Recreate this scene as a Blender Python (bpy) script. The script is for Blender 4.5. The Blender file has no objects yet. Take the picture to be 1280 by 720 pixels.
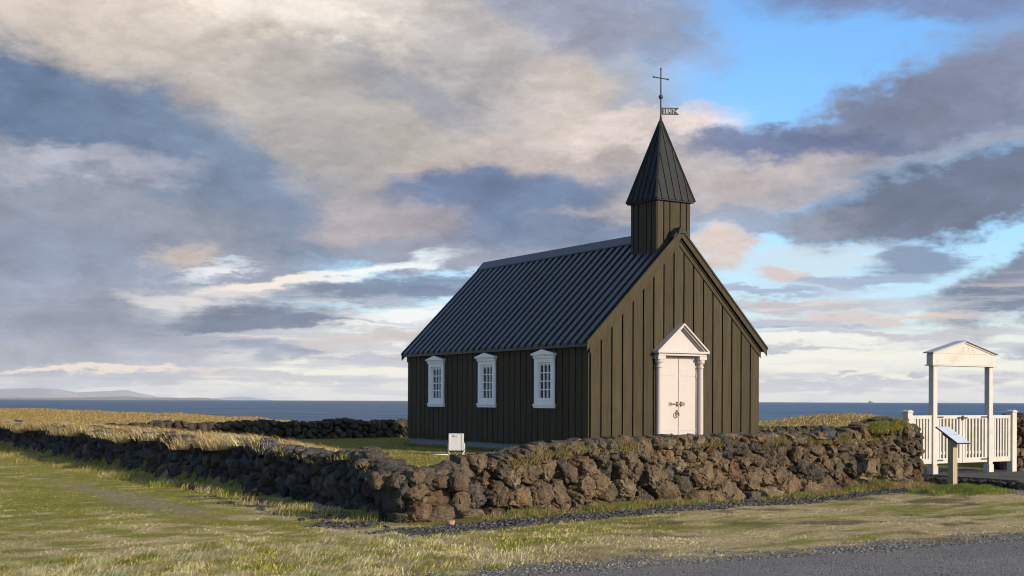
import bpy, bmesh, math, random
import numpy as np
from mathutils import Vector, Matrix

C = bpy.context.scene.collection
SC = bpy.context.scene
R = math.radians
rng = np.random.default_rng(7)
random.seed(7)

# ------------------------------------------------------------------ camera
cam_d = bpy.data.cameras.new('camera')
cam = bpy.data.objects.new('camera', cam_d)
C.objects.link(cam)
cam_d.sensor_width = 36.0
cam_d.lens = 36.0 * 1580 / 1280
cam_d.shift_y = 140.8 / 1280
cam_d.clip_start = 0.1
cam_d.clip_end = 200000
ROLL = 0.0037
m = Matrix(((math.cos(ROLL), -math.sin(ROLL), 0), (0, 0, -1), (math.sin(ROLL), math.cos(ROLL), 0)))
cam.matrix_world = Matrix.Translation((0, 0, 1.7)) @ m.to_4x4()
SC.camera = cam

# ------------------------------------------------------------------ sun, exposure
SUN_AZ = Vector((0.79, -0.613)).normalized()
SUN_EL = R(19.5)
sd = Vector((SUN_AZ.x * math.cos(SUN_EL), SUN_AZ.y * math.cos(SUN_EL), math.sin(SUN_EL)))
sun_d = bpy.data.lights.new('sun', 'SUN')
sun_d.energy = 4.8
sun_d.angle = R(0.5)
sun_d.color = (1.0, 0.85, 0.66)
sun = bpy.data.objects.new('sun', sun_d)
C.objects.link(sun)
sun.rotation_euler = sd.to_track_quat('Z', 'Y').to_euler()
sun.location = (20, -20, 30)
vs = SC.view_settings
vs.view_transform = 'Standard'
vs.look = 'None'
vs.exposure = 0.30
vs.gamma = 1.0
SC.cycles.use_denoising = True
SC.cycles.max_bounces = 8
SC.cycles.filter_width = 1.1
SC.cycles.volume_bounces = 0


def lin(r, g=None, b=None):
    f = lambda c: (c / 255 / 12.92) if c / 255 <= 0.04045 else ((c / 255 + 0.055) / 1.055) ** 2.4
    return (f(r), f(g), f(b))


# ------------------------------------------------------------------ world / sky
world = bpy.data.worlds.new('World')
SC.world = world
world.use_nodes = True
wt = world.node_tree
wt.nodes.clear()


class G:
    """tiny node-graph helper"""
    def __init__(s, t): s.t = t
    def n(s, typ, **kw):
        nd = s.t.nodes.new(typ)
        for k, v in kw.items(): setattr(nd, k, v)
        return nd
    def setin(s, nd, i, v):
        if hasattr(v, 'is_output'): s.t.links.new(v, nd.inputs[i])
        elif v is not None: nd.inputs[i].default_value = v
    def math(s, op, a, b=None, c=None, clamp=False):
        nd = s.n('ShaderNodeMath', operation=op, use_clamp=clamp)
        for i, v in enumerate((a, b, c)): s.setin(nd, i, v)
        return nd.outputs[0]
    def vec(s, op, a, b=None, out=0):
        nd = s.n('ShaderNodeVectorMath', operation=op)
        s.setin(nd, 0, a)
        if b is not None:
            s.setin(nd, 3 if op == 'SCALE' else 1, b)
        return nd.outputs[out]
    def noise(s, v, scale, detail=4, rough=0.55, out='Fac', dist=0.0, typ=None):
        nd = s.n('ShaderNodeTexNoise')
        if v is not None: s.setin(nd, 'Vector', v)
        nd.inputs['Scale'].default_value = scale
        nd.inputs['Detail'].default_value = detail
        nd.inputs['Roughness'].default_value = rough
        nd.inputs['Distortion'].default_value = dist
        return nd.outputs[out]
    def rng(s, v, a, b, c=0.0, d=1.0, smooth=True):
        nd = s.n('ShaderNodeMapRange', interpolation_type='SMOOTHSTEP' if smooth else 'LINEAR')
        s.setin(nd, 0, v)
        for i, q in enumerate((a, b, c, d)): s.setin(nd, i + 1, q)
        return nd.outputs[0]
    def mix(s, f, a, b, blend='MIX'):
        nd = s.n('ShaderNodeMix', data_type='RGBA', blend_type=blend)
        s.setin(nd, 0, f)
        for i, v in ((6, a), (7, b)):
            if isinstance(v, tuple) and len(v) == 3: v = (*v, 1)
            s.setin(nd, i, v)
        return nd.outputs[2]
    def comb(s, x, y, z=0.0):
        nd = s.n('ShaderNodeCombineXYZ')
        for i, v in enumerate((x, y, z)): s.setin(nd, i, v)
        return nd.outputs[0]
    def sep(s, v):
        nd = s.n('ShaderNodeSeparateXYZ')
        s.setin(nd, 0, v)
        return nd.outputs


g = G(wt)
tc = g.n('ShaderNodeTexCoord')
dirv = g.vec('NORMALIZE', tc.outputs['Generated'])
dx, dy, dz = g.sep(dirv)
az = g.math('ARCTAN2', dx, dy)
el = g.math('ARCSINE', dz)
# heading and height of a direction, in units of 1/1580 rad, so clouds can be laid out over the compass
hx = g.math('MULTIPLY_ADD', az, 1580.0, 640.0)
hy = g.math('MULTIPLY_ADD', el, -1580.0, 500.0)
q = g.comb(az, g.math('MULTIPLY', el, 2.1), 0.0)
w1 = g.vec('SUBTRACT', g.noise(q, 5.0, 3, 0.5, 'Color'), (0.5, 0.5, 0.5))
w2 = g.vec('SUBTRACT', g.noise(q, 15.0, 7, 0.62, 'Color'), (0.5, 0.5, 0.5))
w3 = g.vec('SUBTRACT', g.noise(q, 46.0, 6, 0.66, 'Color'), (0.5, 0.5, 0.5))
warp = g.vec('ADD', g.vec('MULTIPLY', w1, (130.0, 90.0, 0.0)), g.vec('ADD', g.vec('MULTIPLY', w2, (140.0, 80.0, 0.0)), g.vec('MULTIPLY', w3, (52.0, 34.0, 0.0))))
P0 = g.comb(hx, hy, 0.0)
P = g.vec('ADD', P0, warp)
# small streaky clouds get a flatter warp
wf = g.vec('MULTIPLY', g.vec('SUBTRACT', g.noise(g.comb(az, g.math('MULTIPLY', el, 4.5), 3.0), 11.0, 8, 0.62, 'Color'), (0.5, 0.5, 0.5)), (170.0, 50.0, 0.0))
wf2 = g.vec('MULTIPLY', g.vec('SUBTRACT', g.noise(g.comb(az, g.math('MULTIPLY', el, 3.2), 5.0), 38.0, 6, 0.65, 'Color'), (0.5, 0.5, 0.5)), (70.0, 26.0, 0.0))
PF = g.vec('ADD', g.vec('ADD', P0, wf), wf2)

sky = g.n('ShaderNodeTexSky', sky_type='NISHITA')
sky.sun_disc = False
sky.sun_elevation = SUN_EL
sky.sun_rotation = math.atan2(SUN_AZ.x, SUN_AZ.y)
sky.air_density = 1.0
sky.dust_density = 0.6
sky.ozone_density = 1.6
skyc = g.vec('MULTIPLY', sky.outputs[0], (0.1 * 1.30, 0.1 * 1.95, 0.1 * 2.55))

col = skyc
# pale band low over the sea
hz = g.rng(hy, 210.0, 470.0)
col = g.mix(g.math('MULTIPLY', hz, 0.86), col, lin(204, 226, 238))
hz2 = g.rng(hy, 370.0, 465.0)
col = g.mix(g.math('MULTIPLY', hz2, 0.9), col, lin(255, 250, 228))

tex = g.noise(g.vec('ADD', q, g.vec('SCALE', w2, 0.10)), 8.0, 9, 0.62)
tex2 = g.noise(g.vec('ADD', q, g.vec('SCALE', w3, 0.05)), 24.0, 8, 0.6)
shade = g.math('MULTIPLY', g.rng(tex, 0.28, 0.72, 0.74, 1.22, False), g.rng(tex2, 0.28, 0.72, 0.86, 1.16, False))


def cloud(col, c, cx, cy, rx, ry, rot=0.0, soft=0.35, op=1.0, pv=None, tx=True):
    v = g.vec('SUBTRACT', pv or P, (cx, cy, 0.0))
    if rot:
        rn = g.n('ShaderNodeVectorRotate', rotation_type='Z_AXIS')
        wt.links.new(v, rn.inputs['Vector'])
        rn.inputs['Angle'].default_value = -R(rot)
        v = rn.outputs[0]
    v = g.vec('DIVIDE', v, (float(rx), float(ry), 1.0))
    l = g.vec('LENGTH', v, out=1)
    soft *= 0.72
    f = g.rng(l, 1 + soft, 1 - soft, 0.0, float(op))
    gm = sum(c) / 3
    cc = lin(*[gm + (v_ - gm) * 0.84 for v_ in c])
    if tx:
        cc = g.vec('MULTIPLY', shade, cc)
    return g.mix(f, col, cc)


# general cover away from the view, so the whole dome is a broken cloudy sky, darkened at left to dim the church side
plane = g.vec('DIVIDE', g.comb(dx, dy, 0.0), g.comb(g.math('ADD', g.math('ABSOLUTE', dz), 0.16), g.math('ADD', g.math('ABSOLUTE', dz), 0.16), 1.0))
pc = g.noise(plane, 1.4, 9, 0.6, dist=0.4)
away = g.rng(hx, 1500.0, 2100.0)
away_dim = g.rng(hx, -120.0, -520.0)  # unseen dark cloud added left of the frame to dim the church side wall
up = g.rng(hy, -120.0, -420.0)
aw = g.math('MAXIMUM', g.math('MAXIMUM', away, away_dim), up)
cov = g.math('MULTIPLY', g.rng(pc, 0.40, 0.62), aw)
col = g.mix(cov, col, g.mix(g.rng(pc, 0.5, 0.75), g.mix(away_dim, lin(240, 232, 222), lin(112, 116, 130)), g.mix(away_dim, lin(150, 158, 178), lin(62, 72, 94))))

CLEAR = col
# big warm veil upper left
W = (180, 173, 168)
col = cloud(col, W, 300, 70, 520, 240, 6, 0.25, 0.98)
col = cloud(col, (150, 153, 168), 470, 125, 190, 34, 14, 0.8, 0.6)
col = cloud(col, (162, 158, 160), 200, 120, 200, 26, 12, 0.8, 0.6)
col = cloud(col, (150, 158, 184), 700, 20, 170, 60, 10, 0.5, 0.85)
col = cloud(col, (150, 156, 180), 800, 70, 90, 26, 14, 0.6, 0.7)
col = cloud(col, (246, 230, 212), 340, 28, 250, 46, 8, 0.8, 0.95)
col = cloud(col, (226, 209, 193), 90, 60, 230, 46, 8, 0.8, 0.8)
col = cloud(col, (232, 214, 200), 655, 172, 105, 62, -38, 0.7, 0.95)
col = cloud(col, (196, 186, 174), 470, 190, 230, 80, 20, 0.6, 0.7)
col = cloud(col, (170, 168, 174), 540, 85, 170, 50, 15, 0.7, 0.6)
col = cloud(col, (252, 240, 226), 370, 42, 120, 20, 8, 0.9, 0.85)
col = cloud(col, (140, 146, 164), 555, 130, 110, 22, 20, 0.8, 0.5)
col = cloud(col, (156, 155, 162), 330, 190, 120, 20, 26, 0.8, 0.5)
# left hand grey body
col = cloud(col, (148, 158, 180), 90, 350, 320, 140, 0, 0.3, 0.97)
col = cloud(col, (134, 148, 176), 40, 405, 210, 50, 0, 0.6, 0.8)
# blue slate undersides
col = cloud(col, (92, 121, 160), 60, 160, 220, 48, 8, 0.5, 0.95)
col = cloud(col, (112, 135, 168), 310, 245, 210, 54, 22, 0.5, 0.92)
col = cloud(col, (142, 150, 168), 120, 300, 200, 62, 0, 0.7, 0.85)
col = cloud(col, (190, 190, 204), 130, 222, 100, 15, -2, 0.7, 0.6)
col = cloud(col, (166, 162, 164), 430, 225, 110, 60, 42, 0.6, 0.7)
# belt behind the steeple
col = cloud(col, (190, 177, 174), 700, 245, 280, 78, -6, 0.3, 0.96)
col = cloud(col, (234, 216, 208), 800, 168, 120, 20, -5, 0.55, 0.95)
col = cloud(col, (96, 124, 168), 620, 248, 165, 34, -3, 0.5, 0.92)
col = cloud(col, (100, 128, 170), 640, 292, 210, 20, 3, 0.6, 0.85)
col = cloud(col, (184, 170, 172), 480, 285, 100, 24, -3, 0.7, 0.7)
col = cloud(col, (150, 158, 182), 560, 316, 130, 15, -3, 0.6, 0.85)
# right hand masses
col = cloud(col, (126, 136, 166), 1130, 172, 290, 46, -17, 0.4, 0.97)
col = cloud(col, (130, 140, 170), 1290, 130, 190, 80, -14, 0.45, 0.95)
col = cloud(col, (116, 138, 186), 1190, 16, 240, 44, -2, 0.5, 0.95)
col = cloud(col, (104, 120, 160), 985, 196, 140, 20, 4, 0.6, 0.9)
col = cloud(col, (198, 184, 180), 940, 240, 140, 26, -6, 0.6, 0.8)
col = cloud(col, (160, 164, 180), 1110, 226, 200, 13, -8, 0.6, 0.7)
col = cloud(col, (106, 117, 143), 1200, 262, 230, 38, -5, 0.35, 0.97)
col = cloud(col, (148, 154, 174), 940, 282, 110, 16, 0, 0.6, 0.8)
col = cloud(col, (112, 124, 152), 1260, 362, 130, 36, -14, 0.4, 0.95)
col = cloud(col, (226, 200, 184), 885, 318, 44, 22, -10, 0.6, 0.9)
# bright gaps and little clouds low down
gap = (226, 238, 246)
col = cloud(col, gap, 265, 344, 60, 8, -8, 0.6, 0.9, PF, False)
col = cloud(col, (242, 230, 218), 300, 366, 110, 13, -8, 0.6, 0.85, PF, False)
col = cloud(col, gap, 450, 338, 110, 9, -10, 0.6, 0.95, PF, False)
col = cloud(col, (238, 240, 240), 470, 400, 170, 13, -3, 0.6, 0.95, PF, False)
col = cloud(col, (236, 234, 230), 225, 392, 60, 15, 0, 0.7, 0.85, PF, False)
col = cloud(col, (206, 226, 240), 1010, 330, 110, 16, -4, 0.6, 0.8, PF, False)
for (c, cx, cy, rx, ry) in (((106, 122, 150), 350, 400, 125, 15), ((136, 150, 178), 450, 368, 120, 12), ((104, 126, 164), 560, 352, 80, 10),
                            ((150, 156, 178), 300, 345, 70, 8), ((176, 178, 194), 250, 430, 200, 13), ((140, 152, 178), 330, 432, 60, 9),
                            ((214, 202, 200), 430, 428, 130, 6), ((176, 176, 190), 490, 446, 120, 6), ((206, 190, 186), 500, 420, 60, 8),
                            ((240, 224, 206), 130, 466, 120, 5), ((170, 176, 194), 130, 478, 140, 4), ((196, 194, 202), 360, 474, 150, 6),
                            ((196, 182, 186), 1000, 385, 120, 10), ((128, 150, 194), 960, 408, 120, 6), ((150, 166, 200), 1060, 352, 80, 9),
                            ((222, 194, 188), 985, 345, 40, 8), ((158, 170, 200), 940, 366, 90, 6), ((196, 190, 200), 1100, 420, 160, 5),
                            ((180, 184, 196), 960, 436, 90, 4), ((136, 156, 192), 1262, 441, 24, 10), ((182, 188, 202), 1080, 478, 110, 5),
                            ((160, 172, 192), 1118, 464, 18, 6), ((176, 182, 198), 1045, 466, 12, 4), ((178, 182, 198), 1215, 468, 30, 7), ((222, 202, 192), 1100, 400, 120, 5),
                            ((118, 134, 170), 1130, 330, 50, 18), ((196, 196, 204), 990, 482, 90, 5)):
    col = cloud(col, c, cx, cy, rx, ry, 0, 0.6, 0.85, PF, False)
# fine streaks close to the horizon
st = g.noise(g.comb(az, g.math('MULTIPLY', el, 9.0), 7.0), 14.0, 7, 0.6)
stm = g.math('MULTIPLY', g.rng(st, 0.44, 0.62), g.math('MULTIPLY', g.rng(hy, 330.0, 410.0), 0.85))
col = g.mix(stm, col, lin(200, 203, 213))
st2 = g.noise(g.comb(az, g.math('MULTIPLY', el, 8.0), 31.0), 12.0, 7, 0.6)
stm2 = g.math('MULTIPLY', g.rng(st2, 0.54, 0.7), g.math('MULTIPLY', g.rng(hy, 320.0, 420.0), 0.75))
col = g.mix(stm2, col, lin(252, 240, 222))
# heavier grey bank low on the left, and a few crisp breaks in front of it
col = cloud(col, (146, 156, 178), 60, 385, 190, 78, 0, 0.45, 0.92)
col = cloud(col, (128, 142, 170), 90, 330, 150, 40, 0, 0.7, 0.6)
col = cloud(col, (176, 180, 194), 90, 455, 190, 22, 0, 0.6, 0.8, PF)
col = cloud(col, (250, 232, 208), 130, 466, 130, 4, 0, 0.7, 0.9, PF, False)
col = cloud(col, (206, 190, 176), 240, 325, 28, 16, -20, 0.8, 0.8)
col = cloud(col, (246, 248, 250), 268, 343, 40, 4, -6, 0.9, 0.8, PF, False)
col = cloud(col, (246, 250, 252), 440, 340, 90, 5, -9, 0.7, 0.95, PF, False)
col = cloud(col, (250, 236, 222), 330, 358, 80, 6, -10, 0.7, 0.9, PF, False)
col = cloud(col, (240, 234, 228), 225, 385, 55, 9, 14, 1.0, 0.6, PF, False)
col = cloud(col, (248, 250, 250), 500, 392, 90, 6, -3, 0.7, 0.9, PF, False)
col = cloud(col, (250, 248, 242), 400, 409, 110, 4, -3, 0.7, 0.9, PF, False)
col = cloud(col, (108, 124, 152), 340, 402, 105, 13, -2, 0.5, 0.9, PF)
col = cloud(col, (120, 138, 168), 470, 358, 80, 10, -2, 0.5, 0.85, PF)
col = cloud(col, (118, 138, 174), 550, 362, 50, 9, 0, 0.5, 0.85, PF)
col = cloud(col, (140, 154, 180), 340, 440, 40, 12, 0, 0.6, 0.7, PF)
col = cloud(col, (250, 248, 236), 1000, 428, 130, 6, 0, 0.7, 0.8, PF, False)
col = cloud(col, (252, 250, 236), 1090, 452, 170, 10, 0, 0.8, 0.7, PF, False)
# below the horizon: plain dim sea colour
col = g.mix(g.rng(hy, 505.0, 540.0), col, lin(70, 90, 120))
bg = g.n('ShaderNodeBackground')
bg.inputs['Strength'].default_value = 0.1
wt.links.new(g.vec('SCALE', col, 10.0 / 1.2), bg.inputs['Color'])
wo = g.n('ShaderNodeOutputWorld')
wt.links.new(bg.outputs[0], wo.inputs['Surface'])
world.cycles.sampling_method = 'MANUAL'
world.cycles.sample_map_resolution = 512


# ------------------------------------------------------------------ numpy noise
def _hash(ix, iy, iz, seed):
    h = (ix.astype(np.int64) * 374761393 + iy.astype(np.int64) * 668265263 + iz.astype(np.int64) * 2147483647 + seed * 974711) & 0xFFFFFFFF
    h = ((h ^ (h >> 13)) * 1274126177) & 0xFFFFFFFF
    h = ((h ^ (h >> 16)) * 2246822519) & 0xFFFFFFFF
    return ((h ^ (h >> 15)) & 0xFFFFFF) / float(0xFFFFFF)


def vnoise(p, seed=0):
    p = np.asarray(p, float)
    if p.shape[1] == 2: p = np.c_[p, np.zeros(len(p))]
    i = np.floor(p).astype(np.int64)
    f = p - i
    f = f * f * (3 - 2 * f)
    out = 0
    for a in (0, 1):
        for b in (0, 1):
            for c in (0, 1):
                w = (f[:, 0] if a else 1 - f[:, 0]) * (f[:, 1] if b else 1 - f[:, 1]) * (f[:, 2] if c else 1 - f[:, 2])
                out = out + w * _hash(i[:, 0] + a, i[:, 1] + b, i[:, 2] + c, seed)
    return out


def fbm(p, seed=0, oct=4, gain=0.5):
    p = np.asarray(p, float)
    s = 0; a = 1; t = 0
    for o in range(oct):
        s = s + a * vnoise(p * 2 ** o + 17.3 * o, seed + o)
        t += a; a *= gain
    return s / t


def sstep(a, b, x):
    t = np.clip((x - a) / (b - a), 0, 1)
    return t * t * (3 - 2 * t)


# ------------------------------------------------------------------ object helpers
def tag(o, label=None, cat=None, group=None, kind=None):
    if label: o['label'] = label
    if cat: o['category'] = cat
    if group: o['group'] = group
    if kind: o['kind'] = kind
    return o


def empty(name, loc, rz=0.0):
    o = bpy.data.objects.new(name, None)
    C.objects.link(o)
    o.location = loc
    o.rotation_euler = (0, 0, rz)
    o.empty_display_size = 0.3
    return o


def mesh_np(name, V, F, mat, parent=None, colors=None, smooth=False):
    """V (n,3), F list of arrays each (m,k)"""
    me = bpy.data.meshes.new(name)
    if not isinstance(F, list): F = [F]
    F = [f for f in F if len(f)]
    loops = np.concatenate([f.ravel() for f in F]).astype(np.int32)
    tot = np.concatenate([np.full(len(f), f.shape[1]) for f in F]).astype(np.int32)
    start = np.r_[0, np.cumsum(tot)[:-1]].astype(np.int32)
    me.vertices.add(len(V)); me.loops.add(len(loops)); me.polygons.add(len(tot))
    me.vertices.foreach_set('co', np.asarray(V, np.float32).ravel())
    me.loops.foreach_set('vertex_index', loops)
    me.polygons.foreach_set('loop_start', start)
    if smooth: me.polygons.foreach_set('use_smooth', np.ones(len(tot), bool))
    me.update(calc_edges=True)
    me.validate()
    if colors is not None:
        a = me.color_attributes.new('Col', 'FLOAT_COLOR', 'POINT')
        c = np.c_[np.asarray(colors, np.float32), np.ones(len(V), np.float32)]
        a.data.foreach_set('color', c.ravel().astype(np.float32))
    me.materials.append(mat)
    o = bpy.data.objects.new(name, me)
    C.objects.link(o)
    if parent: o.parent = parent
    return o


class MB:
    def __init__(s, f=None):
        s.v = []; s.f = []; s.c = []; s.F = f; s.tint = (1, 1, 1)
    def add(s, vs, fs):
        b = len(s.v)
        s.v += [tuple(s.F(*p)) if s.F else tuple(p) for p in vs]
        s.c += [s.tint] * len(vs)
        s.f += [tuple(b + i for i in f) for f in fs]
    def box(s, x0, x1, y0, y1, z0, z1):
        s.add([(x0, y0, z0), (x1, y0, z0), (x1, y1, z0), (x0, y1, z0), (x0, y0, z1), (x1, y0, z1), (x1, y1, z1), (x0, y1, z1)],
              [(3, 2, 1, 0), (4, 5, 6, 7), (0, 1, 5, 4), (1, 2, 6, 5), (2, 3, 7, 6), (3, 0, 4, 7)])
    def prism(s, poly, y0, y1):
        """polygon in (x, z) extruded along y"""
        n = len(poly)
        s.add([(x, y0, z) for x, z in poly] + [(x, y1, z) for x, z in poly],
              [tuple(range(n)), tuple(range(2 * n - 1, n - 1, -1))] + [(i, n + i, n + (i + 1) % n, (i + 1) % n) for i in range(n)])
    def bar(s, p, q, w, h, up=(0, 0, 1)):
        p = Vector(p); q = Vector(q); d = (q - p).normalized(); u = Vector(up)
        sx = d.cross(u).normalized() * (w / 2); uz = sx.cross(d).normalized() * (h / 2)
        vs = [a + i * sx + j * uz for a in (p, q) for i, j in ((-1, -1), (1, -1), (1, 1), (-1, 1))]
        s.add([tuple(v) for v in vs], [(3, 2, 1, 0), (4, 5, 6, 7), (0, 1, 5, 4), (1, 2, 6, 5), (2, 3, 7, 6), (3, 0, 4, 7)])
    def tube(s, p, q, r0, r1=None, n=10):
        r1 = r0 if r1 is None else r1
        p = Vector(p); q = Vector(q); d = (q - p).normalized()
        a = d.orthogonal().normalized(); b = d.cross(a)
        vs = []
        for c, r in ((p, r0), (q, r1)):
            for i in range(n):
                t = 2 * math.pi * i / n
                vs.append(tuple(c + a * (math.cos(t) * r) + b * (math.sin(t) * r)))
        s.add(vs, [tuple(range(n - 1, -1, -1)), tuple(range(n, 2 * n))] + [(i, (i + 1) % n, n + (i + 1) % n, n + i) for i in range(n)])
    def lathe(s, c, prof, n=16, a0=0, a1=2 * math.pi):
        """profile of (r, z) around vertical axis through c"""
        k = len(prof); full = abs(a1 - a0 - 2 * math.pi) < 1e-6
        m_ = n if full else n + 1
        vs = [(c[0] + r * math.cos(a0 + (a1 - a0) * i / n), c[1] + r * math.sin(a0 + (a1 - a0) * i / n), c[2] + z) for i in range(m_) for r, z in prof]
        fs = []
        for i in range(n):
            j = (i + 1) % m_
            for t in range(k - 1):
                fs.append((i * k + t, j * k + t, j * k + t + 1, i * k + t + 1))
        fs.append(tuple(i * k for i in range(m_))[::-1])
        fs.append(tuple(i * k + k - 1 for i in range(m_)))
        s.add(vs, fs)
    def sphere(s, c, r, n=12):
        s.lathe((c[0], c[1], c[2]), [(max(1e-4, r * math.sin(math.pi * i / 8)), -r * math.cos(math.pi * i / 8)) for i in range(9)], n)
    def build(s, name, mat, parent=None, bevel=0.0, smooth=False):
        me = bpy.data.meshes.new(name)
        me.from_pydata(s.v, [], s.f)
        bm = bmesh.new(); bm.from_mesh(me)
        bmesh.ops.recalc_face_normals(bm, faces=bm.faces)
        bm.to_mesh(me); bm.free()
        a = me.color_attributes.new('Col', 'FLOAT_COLOR', 'POINT')
        a.data.foreach_set('color', np.array([(*c, 1) for c in s.c], np.float32).ravel())
        if smooth:
            me.polygons.foreach_set('use_smooth', np.ones(len(me.polygons), bool))
        me.materials.append(mat)
        o = bpy.data.objects.new(name, me)
        C.objects.link(o)
        if parent: o.parent = parent
        if bevel:
            b = o.modifiers.new('bevel', 'BEVEL'); b.width = bevel; b.segments = 2; b.limit_method = 'ANGLE'; b.angle_limit = R(40)
        return o


# ------------------------------------------------------------------ materials
def material(name):
    mt = bpy.data.materials.new(name)
    mt.use_nodes = True
    t = mt.node_tree
    return mt, G(t), t.nodes['Principled BSDF']


def paint_mat(name, base, rough, spec=0.5, var=0.15, scale=(6, 6, 0.8), bump=0.15, attr=True, dirt=None, dirt_amt=0.0, bscale=30):
    mt, g, p = material(name)
    oc = g.n('ShaderNodeTexCoord').outputs['Object']
    v = g.vec('MULTIPLY', oc, scale)
    n1 = g.noise(v, 4.0, 6, 0.6)
    k = g.rng(n1, 0.25, 0.75, 1 - var, 1 + var, False)
    c = g.vec('SCALE', base, k)
    if attr:
        at = g.n('ShaderNodeAttribute', attribute_name='Col')
        c = g.vec('MULTIPLY', c, at.outputs['Color'])
    if dirt:
        n2 = g.noise(oc, 3.0, 7, 0.65)
        c = g.mix(g.math('MULTIPLY', g.rng(n2, 0.5, 0.75), dirt_amt), c, dirt)
    g.setin(p, 'Base Color', c)
    g.setin(p, 'Roughness', g.rng(n1, 0.2, 0.8, rough - 0.06, rough + 0.06, False))
    p.inputs['Specular IOR Level'].default_value = spec
    if bump:
        b = g.n('ShaderNodeBump'); b.inputs['Strength'].default_value = bump; b.inputs['Distance'].default_value = 0.01
        g.setin(b, 'Height', g.noise(g.vec('MULTIPLY', oc, scale), bscale, 5, 0.6))
        g.setin(p, 'Normal', b.outputs[0])
    return mt


M_tar = paint_mat('tarred_boards', (0.053, 0.043, 0.0255), 0.6, 0.08, 0.38, (7, 7, 0.35), 0.5, True, (0.085, 0.075, 0.055), 0.12)
M_tarroof = paint_mat('black_roof_paint', (0.017, 0.019, 0.022), 0.42, 0.42, 0.4, (3, 3, 1.5), 0.12)
M_spire = paint_mat('spire_tar', (0.022, 0.024, 0.024), 0.5, 0.12, 0.3, (5, 5, 1.5), 0.3)
M_dark = paint_mat('dark_backing', (0.010, 0.009, 0.008), 0.8, 0.2, 0.1)
M_white = paint_mat('white_paint', (0.86, 0.85, 0.83), 0.45, 0.4, 0.05, (8, 8, 1.5), 0.12, True, (0.55, 0.5, 0.42), 0.25)
M_door = paint_mat('door_paint', (0.455, 0.405, 0.385), 0.5, 0.35, 0.05, (8, 8, 0.8), 0.15, True, (0.55, 0.42, 0.33), 0.3)
M_cream = paint_mat('weathered_white_paint', (0.49, 0.465, 0.415), 0.55, 0.3, 0.08, (6, 6, 2.0), 0.2, True, (0.36, 0.30, 0.20), 0.5)
M_iron = paint_mat('dark_iron', (0.03, 0.035, 0.04), 0.5, 0.5, 0.3, (9, 9, 9), 0.1)
M_brass = paint_mat('aged_brass', (0.22, 0.16, 0.09), 0.45, 0.5, 0.3, (9, 9, 9), 0.1)
M_rust = paint_mat('rusty_hinge_line', (0.50, 0.40, 0.33), 0.6, 0.3, 0.3, (30, 30, 30), 0.1)
M_conc = paint_mat('grey_foundation', (0.24, 0.25, 0.25), 0.85, 0.2, 0.25, (2, 2, 3), 0.4)
M_post = paint_mat('grey_timber', (0.36, 0.28, 0.18), 0.75, 0.25, 0.3, (14, 14, 0.9), 0.5)
M_lampbox = paint_mat('lamp_housing_paint', (0.62, 0.60, 0.58), 0.5, 0.4, 0.12, (7, 7, 1.5), 0.1)
M_gateroof = paint_mat('grey_zinc', (0.32, 0.33, 0.36), 0.5, 0.5, 0.15, (6, 6, 3), 0.1)
M_inner = paint_mat('church_inner_boards', (0.16, 0.17, 0.16), 0.7, 0.2, 0.15, (3, 3, 1), 0.1)
M_ship = paint_mat('ship_paint', (0.06, 0.07, 0.09), 0.6, 0.3, 0.2, (0.2, 0.2, 0.2), 0)


def glass_mat():
    mt, g, p = material('window_glass')
    t = mt.node_tree
    tr = g.n('ShaderNodeBsdfTransparent'); tr.inputs[0].default_value = (0.42, 0.50, 0.50, 1)
    gl = g.n('ShaderNodeBsdfGlossy'); gl.inputs['Roughness'].default_value = 0.03
    fr = g.n('ShaderNodeFresnel'); fr.inputs[0].default_value = 1.5
    f = g.math('MULTIPLY', fr.outputs[0], 0.85, None, True)
    mx = g.n('ShaderNodeMixShader')
    g.setin(mx, 0, f); t.links.new(tr.outputs[0], mx.inputs[1]); t.links.new(gl.outputs[0], mx.inputs[2])
    oc = g.n('ShaderNodeTexCoord').outputs['Object']
    b = g.n('ShaderNodeBump'); b.inputs['Strength'].default_value = 0.08; b.inputs['Distance'].default_value = 0.02
    g.setin(b, 'Height', g.noise(oc, 5.0, 2)); t.links.new(b.outputs[0], gl.inputs['Normal'])
    t.links.new(mx.outputs[0], t.nodes['Material Output'].inputs[0])
    return mt


M_glass = glass_mat()


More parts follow.
